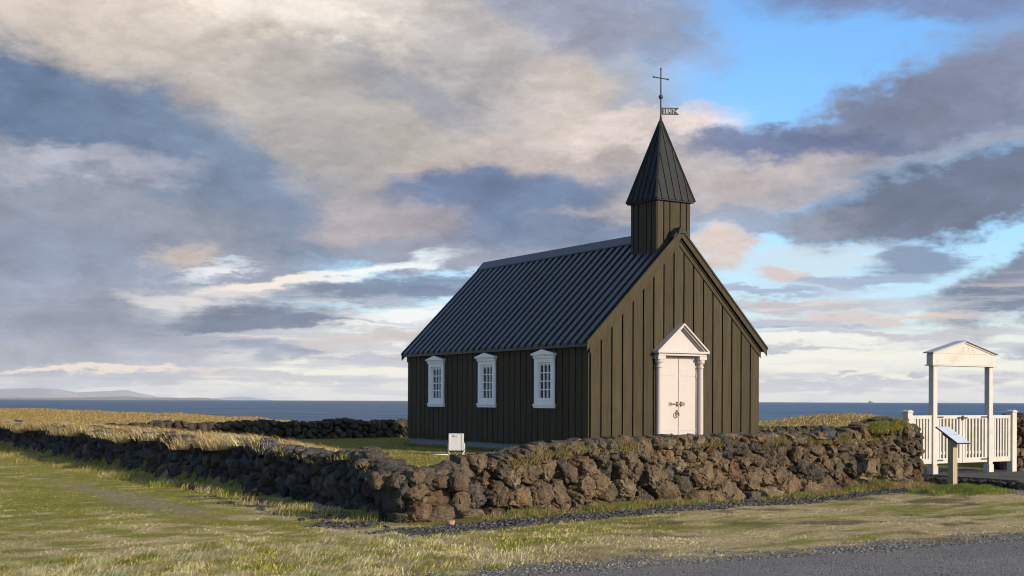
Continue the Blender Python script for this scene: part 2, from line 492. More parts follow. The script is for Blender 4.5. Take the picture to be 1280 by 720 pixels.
def rock_mat(name, lichen, amt, spec=0.25):
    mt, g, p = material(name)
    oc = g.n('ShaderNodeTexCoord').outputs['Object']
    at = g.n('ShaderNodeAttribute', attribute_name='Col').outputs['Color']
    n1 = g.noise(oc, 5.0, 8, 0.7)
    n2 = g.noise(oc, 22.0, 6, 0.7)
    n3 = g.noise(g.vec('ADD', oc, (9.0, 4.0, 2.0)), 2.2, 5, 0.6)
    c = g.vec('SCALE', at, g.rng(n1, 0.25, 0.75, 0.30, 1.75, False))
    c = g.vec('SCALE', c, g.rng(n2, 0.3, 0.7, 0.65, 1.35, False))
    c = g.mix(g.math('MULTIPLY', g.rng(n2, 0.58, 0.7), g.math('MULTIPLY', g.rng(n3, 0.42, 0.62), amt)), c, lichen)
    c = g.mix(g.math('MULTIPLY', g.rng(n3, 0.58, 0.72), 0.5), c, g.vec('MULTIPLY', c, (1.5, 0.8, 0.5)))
    g.setin(p, 'Base Color', c)
    p.inputs['Roughness'].default_value = 0.85
    p.inputs['Specular IOR Level'].default_value = spec
    b = g.n('ShaderNodeBump'); b.inputs['Strength'].default_value = 1.0; b.inputs['Distance'].default_value = 0.06
    vo = g.n('ShaderNodeTexVoronoi'); vo.inputs['Scale'].default_value = 26.0; g.setin(vo, 'Vector', oc)
    h = g.math('ADD', g.math('MULTIPLY', g.noise(oc, 12.0, 9, 0.72), 1.0), g.math('MULTIPLY', vo.outputs['Distance'], 0.35))
    g.setin(b, 'Height', h); g.setin(p, 'Normal', b.outputs[0])
    return mt


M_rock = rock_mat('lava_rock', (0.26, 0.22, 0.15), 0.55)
M_rockdark = rock_mat('shaded_lava_rock', (0.14, 0.14, 0.12), 0.5)  # duller copy of lava_rock, shade of the left wall put into the lichen


def grass_mat():
    mt, g, p = material('grass_blades')
    t = mt.node_tree
    at = g.n('ShaderNodeAttribute', attribute_name='Col').outputs['Color']
    g.setin(p, 'Base Color', at)
    p.inputs['Roughness'].default_value = 0.65
    p.inputs['Specular IOR Level'].default_value = 0.2
    tl = g.n('ShaderNodeBsdfTranslucent'); g.setin(tl, 'Color', at)
    mx = g.n('ShaderNodeMixShader'); mx.inputs[0].default_value = 0.3
    t.links.new(p.outputs[0], mx.inputs[1]); t.links.new(tl.outputs[0], mx.inputs[2])
    t.links.new(mx.outputs[0], t.nodes['Material Output'].inputs[0])
    return mt


M_grass = grass_mat()


def ground_mat():
    mt, g, p = material('turf_ground')
    oc = g.n('ShaderNodeTexCoord').outputs['Object']
    at = g.n('ShaderNodeAttribute', attribute_name='Col').outputs['Color']
    n1 = g.noise(oc, 9.0, 8, 0.7)
    n2 = g.noise(oc, 45.0, 4, 0.7)
    c = g.vec('SCALE', at, g.math('MULTIPLY', g.rng(n1, 0.25, 0.75, 0.6, 1.4, False), g.rng(n2, 0.3, 0.7, 0.7, 1.3, False)))
    g.setin(p, 'Base Color', c)
    p.inputs['Roughness'].default_value = 0.95
    p.inputs['Specular IOR Level'].default_value = 0.1
    b = g.n('ShaderNodeBump'); b.inputs['Strength'].default_value = 0.9; b.inputs['Distance'].default_value = 0.05
    g.setin(b, 'Height', g.noise(oc, 20.0, 8, 0.7)); g.setin(p, 'Normal', b.outputs[0])
    return mt


M_ground = ground_mat()


def gravel_mat(name, a, b_, sc):
    mt, g, p = material(name)
    oc = g.n('ShaderNodeTexCoord').outputs['Object']
    vo = g.n('ShaderNodeTexVoronoi'); vo.inputs['Scale'].default_value = sc; g.setin(vo, 'Vector', oc)
    n0 = g.noise(oc, 0.8, 5, 0.6)
    n1 = g.noise(oc, sc * 0.7, 5, 0.7)
    r = g.sep(vo.outputs['Color'])[0]
    c = g.mix(r, a, b_)
    c = g.vec('SCALE', c, g.math('MULTIPLY', g.rng(n1, 0.25, 0.75, 0.6, 1.4, False), g.rng(n0, 0.3, 0.7, 0.85, 1.15, False)))
    g.setin(p, 'Base Color', c)
    p.inputs['Roughness'].default_value = 0.9
    p.inputs['Specular IOR Level'].default_value = 0.2
    b = g.n('ShaderNodeBump'); b.inputs['Strength'].default_value = 0.8; b.inputs['Distance'].default_value = 0.03
    g.setin(b, 'Height', g.math('ADD', g.math('MULTIPLY', vo.outputs['Distance'], -1.0), n1)); g.setin(p, 'Normal', b.outputs[0])
    return mt


M_road = gravel_mat('worn_road', (0.11, 0.104, 0.096), (0.19, 0.180, 0.168), 36)
M_pathm = gravel_mat('dark_path', (0.05, 0.047, 0.042), (0.09, 0.085, 0.075), 30)


def pebble_mat():
    mt, g, p = material('gravel_stones')
    at = g.n('ShaderNodeAttribute', attribute_name='Col').outputs['Color']
    g.setin(p, 'Base Color', at)
    p.inputs['Roughness'].default_value = 0.85
    p.inputs['Specular IOR Level'].default_value = 0.25
    return mt


M_pebble = pebble_mat()


def sea_mat():
    mt, g, p = material('sea_water')
    oc = g.n('ShaderNodeTexCoord').outputs['Object']
    v = g.vec('MULTIPLY', oc, (0.35, 1.0, 1.0))
    nb = g.noise(v, 0.012, 5, 0.6)
    c = g.mix(g.rng(nb, 0.35, 0.65), (0.038, 0.080, 0.142), (0.056, 0.106, 0.172))
    # distant swell streaks and sparse whitecaps
    sw = g.noise(v, 0.10, 6, 0.65)
    bd = g.noise(g.vec('MULTIPLY', oc, (0.10, 1.0, 1.0)), 0.03, 6, 0.7)
    c = g.vec('SCALE', c, g.rng(bd, 0.3, 0.7, 0.55, 1.55, False))
    c = g.vec('SCALE', c, g.rng(sw, 0.3, 0.7, 0.55, 1.5, False))
    wc = g.noise(g.vec('MULTIPLY', oc, (0.5, 1.0, 1.0)), 0.22, 5, 0.75)
    c = g.mix(g.math('MULTIPLY', g.rng(wc, 0.68, 0.74), 0.8), c, (0.55, 0.6, 0.65))
    g.setin(p, 'Base Color', c)
    p.inputs['Roughness'].default_value = 0.45
    p.inputs['IOR'].default_value = 1.33
    p.inputs['Specular IOR Level'].default_value = 0.22
    b = g.n('ShaderNodeBump'); b.inputs['Strength'].default_value = 1.0; b.inputs['Distance'].default_value = 1.2
    g.setin(b, 'Height', g.noise(v, 0.35, 6, 0.65)); g.setin(p, 'Normal', b.outputs[0])
    return mt


M_sea = sea_mat()


def hill_mat():
    mt, g, p = material('far_hills')
    oc = g.n('ShaderNodeTexCoord').outputs['Object']
    n = g.noise(oc, 0.0016, 8, 0.65)
    g.setin(p, 'Base Color', g.mix(g.rng(n, 0.35, 0.65), (0.09, 0.11, 0.15), (0.22, 0.19, 0.18)))  # blue of distance haze put into the dark rock colour
    p.inputs['Roughness'].default_value = 0.95
    return mt


M_hill = hill_mat()

# ------------------------------------------------------------------ site layout (plan, metres; camera stands at the origin)
UR = np.array((0.850, 0.527)); UR /= np.linalg.norm(UR)
UL = np.array((-UR[1], UR[0]))
CORNER = np.array((-1.4, 17.3))
FD = np.array((0.752, 0.659)); FD /= np.linalg.norm(FD); FN = np.array((FD[1], -FD[0]))       # front wall
LD = np.array((-0.534, 0.846)); LD /= np.linalg.norm(LD); LN = np.array((-LD[1], LD[0]))      # side wall
FL, LL = 13.2, 36.0
REAR0 = np.array((-13.9, 38.3)); RD = np.array((0.83, 0.56)); RD /= np.linalg.norm(RD); RN = np.array((RD[1], -RD[0])); RL = 36.0
YARD = 0.355
CH0 = np.array((1.84, 30.0)); CW, CL = 5.37, 9.40
CHC = CH0 + UR * CW / 2 + UL * CL / 2
GATE0 = np.array((8.96, 26.9))
ROAD_P = np.array((0.47, 12.4)); ROAD_D = np.array((5.78, 3.0)); ROAD_D /= np.linalg.norm(ROAD_D); ROAD_N = np.array((ROAD_D[1], -ROAD_D[0]))
COAST = np.array(((-400, 420), (-140, 260), (-76, 190), (-45, 148), (-20, 104), (-10, 76), (16, 78), (40, 95), (110, 150), (400, 300)), float)


def dfront(x, y): return -((x - CORNER[0]) * FN[0] + (y - CORNER[1]) * FN[1])   # >0 behind front wall
def sfront(x, y): return (x - CORNER[0]) * FD[0] + (y - CORNER[1]) * FD[1]
def dleft(x, y): return -((x - CORNER[0]) * LN[0] + (y - CORNER[1]) * LN[1])
def sleft(x, y): return (x - CORNER[0]) * LD[0] + (y - CORNER[1]) * LD[1]
def drear(x, y): return -((x - REAR0[0]) * RN[0] + (y - REAR0[1]) * RN[1])
def droad(x, y): return (x - ROAD_P[0]) * ROAD_N[0] + (y - ROAD_P[1]) * ROAD_N[1]   # >0 on the road
def gs(x, y): return (x - GATE0[0]) * UR[0] + (y - GATE0[1]) * UR[1]
def gd(x, y): return (x - GATE0[0]) * UL[0] + (y - GATE0[1]) * UL[1]


def height(x, y):
    x = np.asarray(x, float); y = np.asarray(y, float)
    p = np.c_[x.ravel(), y.ravel()]
    n = (fbm(p * 0.35, 3, 3) - 0.5).reshape(x.shape)
    n2 = (fbm(p * 2.2, 9, 3) - 0.5).reshape(x.shape)
    df, dl = dfront(x, y), dleft(x, y)
    inside = sstep(0.15, 1.0, df) * sstep(0.15, 1.0, dl)
    h = 0.10 * n + 0.035 * n2 * sstep(80, 10, y)
    h = h * (1 - 0.8 * sstep(-1.0, 0.4, droad(x, y)))
    ycov = YARD + 0.05 * n
    h = h * (1 - inside) + ycov * inside
    # ground rises to the far field
    h = h + (1 - inside) * 0.30 * sstep(34, 60, y) - inside * 0.16 * sstep(0.8, 7, drear(x, y))
    bank = sstep(0.1, 0.5, dl) * sstep(4.2, 0.8, dl) * sstep(5.0, 9.0, sleft(x, y)) * sstep(-0.5, 0.5, df)
    h = h + 0.46 * bank
    h = h + 0.28 * n * sstep(48, 80, y)
    # lower by the gate
    gx, gy = x - (GATE0 + UR * 0.9)[0], y - (GATE0 + UR * 0.9)[1]
    r2 = gx * gx + gy * gy
    h = h - np.maximum(h - 0.10, 0) * np.exp(-r2 / 10.0) * sstep(0.0, 1.0, sfront(x, y) - 11.9)
    # right of the front wall end, in front of the gate, it is level with the outside
    h = np.where((sfront(x, y) > 13.2) & (gd(x, y) < -0.3), np.minimum(h, 0.03 + 0.06 * n2), h)
    # grassy mound on the back of the wall near its right end
    mx, my = CORNER + FD * 11.15 - FN * 0.75
    h = h + 0.78 * np.exp(-(((x - mx) * FD[0] + (y - my) * FD[1]) / 0.62) ** 2 - (((x - mx) * FN[0] + (y - my) * FN[1]) / 0.6) ** 2)
    # dunes beyond the yard
    for (bx, by, rx, ry, bh) in ((17.6, 68, 3.4, 6, 0.80), (25, 72, 5, 7, 0.45), (-33, 120, 12, 9, 0.06), (-60, 170, 22, 12, 0.10)):
        h = h + bh * np.exp(-((x - bx) / rx) ** 2 - ((y - by) / ry) ** 2)
    # little hump at the sign post
    h = h + 0.09 * np.exp(-((x - 8.3) ** 2 / 0.5 + (y - 23.3) ** 2 / 0.35))
    yc = np.interp(x.ravel(), COAST[:, 0], COAST[:, 1]).reshape(x.shape)
    t = sstep(-4, 16, y - yc)
    h = h * (1 - t) + (-5.0) * t
    return h


def masks(x, y):
    """gravel strip by the wall, road shoulder, path, bare soil, straw amount"""
    p = np.c_[x, y]
    n = fbm(p * 1.3, 21, 4) - 0.5
    n2 = fbm(p * 5.0, 27, 3) - 0.5
    df, s, dl, sl = dfront(x, y), sfront(x, y), dleft(x, y), sleft(x, y)
    a = -df                                                           # metres in front of front wall line
    c0 = 0.62 + 0.25 * sstep(6, 0, s)
    strip = sstep(0.52, 0.28, np.abs(a - c0 - 0.3 * n) + 0.45 * n2) * sstep(-1.3, -0.4, s + n) * sstep(14.6, 13.6, s)
    al = -dl
    soil = sstep(0.9, 0.45, np.abs(al - 0.55) + 0.9 * np.abs(n)) * sstep(-0.4, 0.4, sl) * sstep(8.5, 6.0, sl) * sstep(0.42, 0.6, fbm(p * 2.1, 33, 4))
    strip = np.maximum(strip, 0.9 * soil)
    dr = droad(x, y)
    shoulder = sstep(-1.15, -0.15, dr + 1.0 * n + 0.9 * n2)
    wpath = sstep(0.6, -0.2, np.abs((x - 10.1) * UR[0] + (y - 23.3) * UR[1]) - 1.35 + 0.9 * n) * sstep(0.4, -0.2, gd(x, y)) * sstep(-0.2, 0.8, x - 8.9 - 0.25 * (23.3 - y))
    # worn track on the left lawn
    tr = sstep(0.55, 0.15, np.abs(al - 2.1 - 0.5 * n)) * sstep(1.5, 3.5, sl) * sstep(14, 9, sl) * 0.8
    return strip, shoulder, wpath, tr


GREEN = np.array((0.262, 0.268, 0.042)); OLIVE = np.array((0.37, 0.315, 0.080)); STRAW = np.array((0.66, 0.52, 0.27)); GOLD = np.array((0.47, 0.32, 0.13)); LUSH = np.array((0.10, 0.145, 0.030))
DARKG = np.array((0.045, 0.046, 0.050)); GREYG = np.array((0.13, 0.13, 0.14)); SOIL = np.array((0.075, 0.058, 0.038)); TRACK = np.array((0.24, 0.19, 0.12))


def turf_color(x, y):
    p = np.c_[x, y]
    n = fbm(p * 0.45, 41, 4)
    n2 = fbm(p * 2.6, 47, 4)
    n3 = fbm(p * 1.1 + 50, 53, 4)
    df, dl, dr = dfront(x, y), dleft(x, y), drear(x, y)
    inside = ((df > 0.3) & (dl > 0.3) & (dr < 0)).astype(float)[:, None]
    far = (sstep(30, 40, y) * sstep(0, -3, dl) + sstep(-0.2, 0.6, dr)).clip(0, 1)[:, None]
    # near lawn: greener to the left, strawier towards the road and the right
    along, across = x * FD[0] + y * FD[1], x * FN[0] + y * FN[1]
    nst = fbm(np.c_[along * 1.1, across * 4.5], 57, 4)
    rgt = sstep(-0.5, 2.5, x)
    w = sstep(0.43 - 0.06 * rgt, 0.63 - 0.035 * rgt, n * 0.35 + n2 * 0.65 * (1 - rgt) + nst * 0.65 * rgt + 0.10 * sstep(17.0, 12.5, y) - 0.10 * sstep(-1.0, -5.0, x) * sstep(14, 18, y) + 0.03 * rgt)[:, None]
    base = GREEN * (1 - n3[:, None] * 0.6) + OLIVE * n3[:, None] * 0.6 * 1.4
    c = base * (1 - w) + STRAW * w
    brown = (sstep(0.60, 0.72, fbm(p * 1.3 + 9, 59, 4)) * rgt * 0.7)[:, None]
    c = c * (1 - brown) + SOIL * 1.6 * brown
    yard = GREEN * 0.75 + (OLIVE * 0.9 - GREEN * 0.75) * (0.25 + n2[:, None] * 0.9)
    c = c * (1 - inside) + yard * inside
    g_ = sstep(0.35, 0.62, n2 * 0.5 + n * 0.5)[:, None]
    fieldc = GOLD * g_ + (GOLD * 0.45 + OLIVE * 0.55) * (1 - g_)
    c = c * (1 - far) + fieldc * far
    mound = np.exp(-((x - 8.25) ** 2 / 0.22 + (y - 23.25) ** 2 / 0.16))[:, None]
    c = c * (1 - mound) + LUSH * mound
    # wall-foot grass
    foot = (sstep(-0.75, -0.2, df) * sstep(0.3, 0.0, df) * sstep(-0.5, 0.5, sfront(x, y)) * sstep(13.4, 12.8, sfront(x, y)))[:, None]
    fc = LUSH * n3[:, None] * 1.2 + GOLD * 0.7 * (1 - n3[:, None])
    c = c * (1 - 0.8 * foot) + fc * 0.8 * foot
    return c, w[:, 0]


def ground_color(x, y):
    c, w = turf_color(x, y)
    c = c * 0.55
    st, sh, wp, tr = masks(x, y)
    for mk, k in ((tr, TRACK), (wp, GREYG * 0.85), (st, DARKG), (sh, GREYG * 0.8)):
        c = c * (1 - mk[:, None]) + k * mk[:, None]
    soil = sstep(0.15, 0.05, np.abs(drear(x, y) - 100))  # keeps broadcasting shape
    yc = np.interp(x, COAST[:, 0], COAST[:, 1])
    t = sstep(-1, 4, y - yc)[:, None]
    c = c * (1 - t) + np.array((0.05, 0.048, 0.045)) * t
    return c


# ------------------------------------------------------------------ ground sheet
def axis(segs):
    out = []
    for a, b, st in segs:
        out.append(np.arange(a, b, st))
    return np.concatenate(out + [[segs[-1][1]]])


gx = axis([(-420, -120, 12), (-120, -40, 1.6), (-40, -16, 0.45), (-16, 14, 0.11), (14, 40, 0.5), (40, 120, 1.6), (120, 420, 12)])
gy = axis([(-60, 0, 4), (0, 9, 0.6), (9, 32, 0.11), (32, 90, 0.4), (90, 230, 1.2), (230, 480, 8)])
XX, YY = np.meshgrid(gx, gy)
ZZ = height(XX, YY)
V = np.c_[XX.ravel(), YY.ravel(), ZZ.ravel()]
nx, ny = len(gx), len(gy)
ii = (np.arange(ny - 1)[:, None] * nx + np.arange(nx - 1)[None, :]).ravel()
Fq = np.c_[ii, ii + 1, ii + nx + 1, ii + nx]
ground = mesh_np('ground', V, Fq, M_ground, None, ground_color(V[:, 0], V[:, 1]), True)
tag(ground, kind='structure')

# sea: a disc out to the true horizon distance
SEA_Z = -1.6
rad = np.r_[20, 60, 120, 250, 500, 1000, 2000, 3500, 5000, 7000]
na = 128
ang = np.linspace(0, 2 * math.pi, na, endpoint=False)
V = [(0, 0, SEA_Z)]
for r_ in rad:
    V += [(r_ * math.cos(a), r_ * math.sin(a), SEA_Z) for a in ang]
F3 = [(0, 1 + i, 1 + (i + 1) % na) for i in range(na)]
F4 = []
for k in range(len(rad) - 1):
    for i in range(na):
        a, b = 1 + k * na + i, 1 + k * na + (i + 1) % na
        F4.append((a, a + na, b + na, b))
sea = mesh_np('sea', np.array(V), [np.array(F3), np.array(F4)], M_sea, None, None, True)
tag(sea, kind='structure')

# road sheet
ts = np.arange(-14, 40, 0.15)
us = np.array((0.0, 0.15, 0.4, 0.8, 1.4, 2.2, 3.2, 4.5, 6.0))
V = []
for t in ts:
    e = 0.16 * (vnoise(np.array([[t * 1.7, 0.0]]), 5)[0] - 0.5) + 0.10 * (vnoise(np.array([[t * 6.0, 0.0]]), 6)[0] - 0.5)
    for u in us:
        q_ = ROAD_P + ROAD_D * t + ROAD_N * (u + e * (u < 0.5))
        V.append((q_[0], q_[1], 0))
V = np.array(V)
V[:, 2] = np.maximum(height(V[:, 0], V[:, 1]) + 0.012, 0.006)
k = len(us)
ii = (np.arange(len(ts) - 1)[:, None] * k + np.arange(k - 1)[None, :]).ravel()
tag(mesh_np('road', V, np.c_[ii, ii + 1, ii + k + 1, ii + k][:, ::-1], M_road, None, None, True), kind='structure')

# far hills: ridge meshes with real depth
def ridge(name, xa, xb, dist, depth, prof, seed):
    n, m_ = 90, 22
    xs = np.linspace(xa, xb, n)
    ds = np.linspace(0, 1, m_)
    X, D = np.meshgrid(xs, ds)
    hz_ = np.interp((X - xa) / (xb - xa), [q_[0] for q_ in prof], [q_[1] for q_ in prof])
    nz = fbm(np.c_[X.ravel() / 900, D.ravel() * depth / 900], seed, 5).reshape(X.shape)
    Z = hz_ * np.sin(np.pi * np.clip(D, 0.0, 1)) ** 0.7 * (0.55 + 0.9 * nz) - 30 * (np.sin(np.pi * D) < 0.02)
    Vv = np.c_[X.ravel(), (dist + D * depth).ravel(), Z.ravel() - 6]
    i2 = (np.arange(m_ - 1)[:, None] * n + np.arange(n - 1)[None, :]).ravel()
    o = mesh_np(name, Vv, np.c_[i2, i2 + 1, i2 + n + 1, i2 + n], M_hill, None, None, True)
    return tag(o, kind='structure')


D0 = 18000
pxm = lambda px, d: (px - 640) / 1580 * d
ridge('hills', pxm(-160, D0), pxm(66, D0), D0, 2600, ((0, 90), (0.3, 150), (0.72, 135), (0.86, 125), (0.95, 60), (1, 0)), 3)
ridge('hills', pxm(40, 20000), pxm(158, 20000), 20000, 2600, ((0, 0), (0.2, 115), (0.45, 135), (0.75, 140), (0.88, 100), (1, 0)), 8)
ridge('hills', pxm(140, 24000), pxm(215, 24000), 24000, 2600, ((0, 30), (0.3, 60), (0.7, 40), (1, 0)), 12)
ridge('hills', pxm(245, 24000), pxm(310, 24000), 24000, 2600, ((0, 0), (0.2, 40), (0.6, 62), (0.85, 45), (1, 0)), 15)
ridge('low_shore', pxm(-80, 6900), pxm(262, 6900), 6900, 700, ((0, 12), (0.35, 14), (0.55, 20), (0.63, 24), (0.68, 17), (0.8, 14), (0.92, 18), (0.96, 9), (1, 0)), 19)


# ------------------------------------------------------------------ dry stone walls
def ico(n):
    bm = bmesh.new()
    bmesh.ops.create_icosphere(bm, subdivisions=n, radius=1.0)
    V = np.array([v.co[:] for v in bm.verts]); F = np.array([[v.index for v in f.verts] for f in bm.faces])
    bm.free()
    return V, F


ICO = {2: ico(2), 3: ico(3), 4: ico(4), 5: ico(5)}


def clip(poly, p, n):
    """keep the side where (x-p).n <= 0"""
    out = []
    k = len(poly)
    for i in range(k):
        a, b = poly[i], poly[(i + 1) % k]
        da = (a[0] - p[0]) * n[0] + (a[1] - p[1]) * n[1]; db = (b[0] - p[0]) * n[0] + (b[1] - p[1]) * n[1]
        if da <= 0: out.append(a)
        if (da < 0) != (db < 0):
            t = da / (da - db)
            out.append((a[0] + (b[0] - a[0]) * t, a[1] + (b[1] - a[1]) * t))
    return out


def cells(L, H, rad, seed, zmin=-0.12):
    r = np.random.default_rng(seed)
    sites = []
    area = L * 1.0
    tries = int(area * 900)
    grid = {}
    for t in range(tries):
        s = r.uniform(0, L); z = r.uniform(zmin, H(s) - 0.03)
        rr = rad(s, z, r)
        ok = True
        gi, gj = int(s / 0.6), int((z + 1) / 0.6)
        for a in (-1, 0, 1):
            for b in (-1, 0, 1):
                for (s2, z2, r2) in grid.get((gi + a, gj + b), ()):
                    if (s - s2) ** 2 + ((z - z2) * 0.92) ** 2 < ((rr + r2) / 2) ** 2: ok = False; break
                if not ok: break
            if not ok: break
        if ok:
            sites.append((s, z, rr)); grid.setdefault((gi, gj), []).append((s, z, rr))
    S = np.array(sites)
    out = []
    for i, (s, z, rr) in enumerate(sites):
        top = H(s) + r.uniform(-0.06, 0.05)
        sa_, sb_ = max(s - 0.8, -0.03), min(s + 0.8, L + 0.03)
        poly = [(sa_, zmin - 0.1), (sb_, zmin - 0.1), (sb_, top), (sa_, top)]
        d = (S[:, 0] - s) ** 2 + (S[:, 1] - z) ** 2
        for j in np.argsort(d)[1:22]:
            # power bisector, so a bigger stone takes more room
            dv = (S[j, 0] - s, S[j, 1] - z); D2 = d[j]
            f = 0.5 + (rr ** 2 - S[j, 2] ** 2) * 0.09 / max(D2, 1e-4)
            f = min(0.75, max(0.25, f))
            poly = clip(poly, (s + dv[0] * f, z + dv[1] * f), dv)
            if len(poly) < 3: break
        if len(poly) >= 3: out.append((s, z, rr, poly))
    return out


def rock_piece(poly, depth, seed, sub, r, gapw=0.004, rough=0.05, boxy=0.27):
    """a stone filling a polygon (s,z); returns local points (s, z, d) with d outwards from the wall line"""
    P = np.array(poly); c = P.mean(0)
    V, F = ICO[sub]
    th = np.arctan2(V[:, 1], V[:, 0])
    dirs = np.c_[np.cos(th), np.sin(th)]
    Rr = np.full(len(V), 9.0)
    k = len(P)
    for i in range(k):
        a = P[i] - c; b = P[(i + 1) % k] - c
        e = b - a; n = np.array((e[1], -e[0])); ln = np.linalg.norm(n)
        if ln < 1e-6: continue
        n /= ln
        dist = a @ n
        dn = dirs @ n
        Rr = np.where(dn > 1e-4, np.minimum(Rr, dist / np.maximum(dn, 1e-4)), Rr)
    Rr = np.minimum(Rr, 0.8) - gapw
    Rr = np.maximum(Rr, 0.02)
    rho = np.hypot(V[:, 0], V[:, 1])
    inpl = rho ** boxy
    pts = np.c_[dirs[:, 0] * Rr * inpl, dirs[:, 1] * Rr * inpl, np.sign(V[:, 2]) * np.abs(V[:, 2]) ** boxy * depth]
    ext = min(np.sqrt(max(1e-4, np.prod(np.ptp(P, axis=0)))) * 0.5, 0.4)
    # broken faces
    for t in range(12):
        n = r.normal(size=3); n[2] = abs(n[2]) + (0.9 if t < 9 else 0.2); n /= np.linalg.norm(n)
        sup = (pts @ n).max()
        off = sup * (r.uniform(0.62, 0.92) if t < 9 else r.uniform(0.80, 0.97))
        ex = pts @ n - off
        pts = pts - np.where(ex > 0, ex, 0)[:, None] * n
    q_ = np.c_[pts / 1.0] + r.uniform(0, 60, 3)
    rad_dir = pts / np.maximum(np.linalg.norm(pts / np.array((ext, ext, depth)), axis=1)[:, None], 1e-3)
    nrm = rad_dir / np.maximum(np.linalg.norm(rad_dir, axis=1)[:, None], 1e-6)
    dn = (fbm(q_ * 6.0, seed, 3) - 0.5) * 2.2 * min(ext, 0.25) * 0.12
    ridg = 1 - np.abs(fbm(q_ * 11.0, seed + 5, 3) * 2 - 1) * 1.6
    dn = dn + (ridg - 0.75) * rough * 1.6 + (fbm(q_ * 34.0, seed + 9, 2) - 0.5) * rough * 0.9
    pts = pts + nrm * dn[:, None]
    return pts, F, c


def stone_wall(name, label, p0, D, N, L, H, radf, seed, palette, mat, thick=0.65, detail=1, group='dry stone churchyard walls', cap_r=None):
    root = empty(name, (p0[0], p0[1], 0))
    tag(root, label, 'wall', group)
    r = np.random.default_rng(seed + 100)
    VV, FF, CC = [], [], []
    nb = 0
    def put(pts, F, s, z, d, colr):
        nonlocal nb
        W_ = np.c_[D[0] * (pts[:, 0] + s) + N[0] * (pts[:, 2] + d), D[1] * (pts[:, 0] + s) + N[1] * (pts[:, 2] + d), pts[:, 1] + z]
        VV.append(W_); FF.append(F + nb); CC.append(np.tile(colr, (len(pts), 1))); nb += len(pts)
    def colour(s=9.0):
        pl = PAL_F if (s < 0.9 and palette is PAL_L) else palette  # sunlit corner end keeps the browner tones, without the painted shade
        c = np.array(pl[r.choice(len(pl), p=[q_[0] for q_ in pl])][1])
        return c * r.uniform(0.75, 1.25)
    for i, (s, z, rr, poly) in enumerate(cells(L, H, radf, seed)):
        ext = np.sqrt(np.prod(np.ptp(np.array(poly), axis=0)))
        sub = (5 if ext > 0.42 else 4 if ext > 0.15 else 3) if detail > 1 else (4 if ext > 0.34 else 3) if detail == 1 else (3 if ext > 0.25 else 2)
        dep = r.uniform(0.16, 0.26) + 0.12 * min(ext, 0.5)
        pts, F, c = rock_piece(poly, dep, seed * 7 + i, sub, r)
        lean = 0.10 * (H(s) - c[1])                       # battered face
        put(pts, F, c[0], c[1], -dep * 0.72 + lean + r.uniform(-0.07, 0.04) - 0.06 - 0.10 * max(0.0, 1 - s / 0.45) * (detail > 0), colour(s))
    # cap stones over the thickness of the wall and a rougher inner course
    s = 0.0
    while s < L:
        for row in (0.28, 0.52):
            w = r.uniform(0.12, 0.26); dpt = r.uniform(0.12, 0.2); h = r.uniform(0.07, 0.15)
            poly = [(-w, -h), (w * r.uniform(.6, 1), -h), (w, h * .6), (w * .4, h), (-w * .7, h * r.uniform(.6, 1))]
            pts, F, c = rock_piece(poly, dpt, seed * 11 + int(s * 50) + int(row * 10), 3 if detail else 2, r)
            a = r.uniform(-0.5, 0.5); ca, sa = math.cos(a), math.sin(a)
            pts = np.c_[pts[:, 0] * ca - pts[:, 2] * sa, pts[:, 1], pts[:, 0] * sa + pts[:, 2] * ca]
            put(pts, F, s + r.uniform(-.05, .05), H(s) - 0.09 + r.uniform(-0.05, 0.03), -row - 0.03, colour(s) * 0.9)
        s += r.uniform(0.24, 0.36)
    if cap_r:
        cap_r(put, r, colour)
    mesh_np('stonework', np.concatenate(VV), np.concatenate(FF), mat, root, np.concatenate(CC), True)
    # earth and rubble core behind the facing stones
    ss = np.arange(0.02, L, 0.15)
    prof = ((-0.24, -0.2), (-0.24, 0.55), (-0.27, 0.96), (-thick + 0.05, 1.0), (-thick - 0.10, 0.3), (-thick - 0.12, -0.2))
    V = []
    for s in ss:
        hh = H(s) - 0.10
        for d, f in prof:
            z = f * hh if f > 0 else -0.2
            V.append((D[0] * s + N[0] * d, D[1] * s + N[1] * d, z))
    V = np.array(V); k = len(prof)
    i2 = (np.arange(len(ss) - 1)[:, None] * k + np.arange(k - 1)[None, :]).ravel()
    e0 = np.array([list(range(k))]); e1 = e0 + (len(ss) - 1) * k
    mesh_np('core', V, [np.c_[i2, i2 + 1, i2 + k + 1, i2 + k], e0[:, ::-1], e1], M_dark, root)
    return root


def Hfront(s):
    return float(np.interp(s, (0, .5, 1.1, 2.0, 2.8, 4.0, 5.8, 8.9, 10.2, 11.0, 11.5, 11.9, 12.5, 13.0), (.66, .72, .84, .93, 1.03, 1.08, 1.10, 1.11, 1.09, 1.14, 1.26, 1.36, 1.37, 1.26)))
def Hleft(s): return 0.60 + 0.27 * sstep(0.0, 3.2, np.array(s)) + 0.06 * math.sin(s * 1.1) + 0.04 * math.sin(s * 2.7 + 1) - 0.03 * sstep(10, 30, np.array(s))
def Hrear(s): return float(np.interp(s, (0, 2, 11, 16, 22, 36), (.85, .95, 1.0, .9, .62, .55)) + 0.03 * math.sin(s * 2.1))


def rad_front(s, z, r):
    big = max(0.0, 1 - z / 0.75)
    base = 0.16 + r.uniform(0, 0.06) + 0.36 * min(1, big * 1.5) * r.uniform(0.2, 1.0)
    if s < 1.0 and z < 0.45: base = 0.36
    if s > 11.2: base = max(0.13, base * 0.8)
    return base
def rad_left(s, z, r): return r.uniform(0.13, 0.24) + 0.10 * max(0, 1 - z / 0.6) 
def rad_rear(s, z, r): return r.uniform(0.16, 0.27)


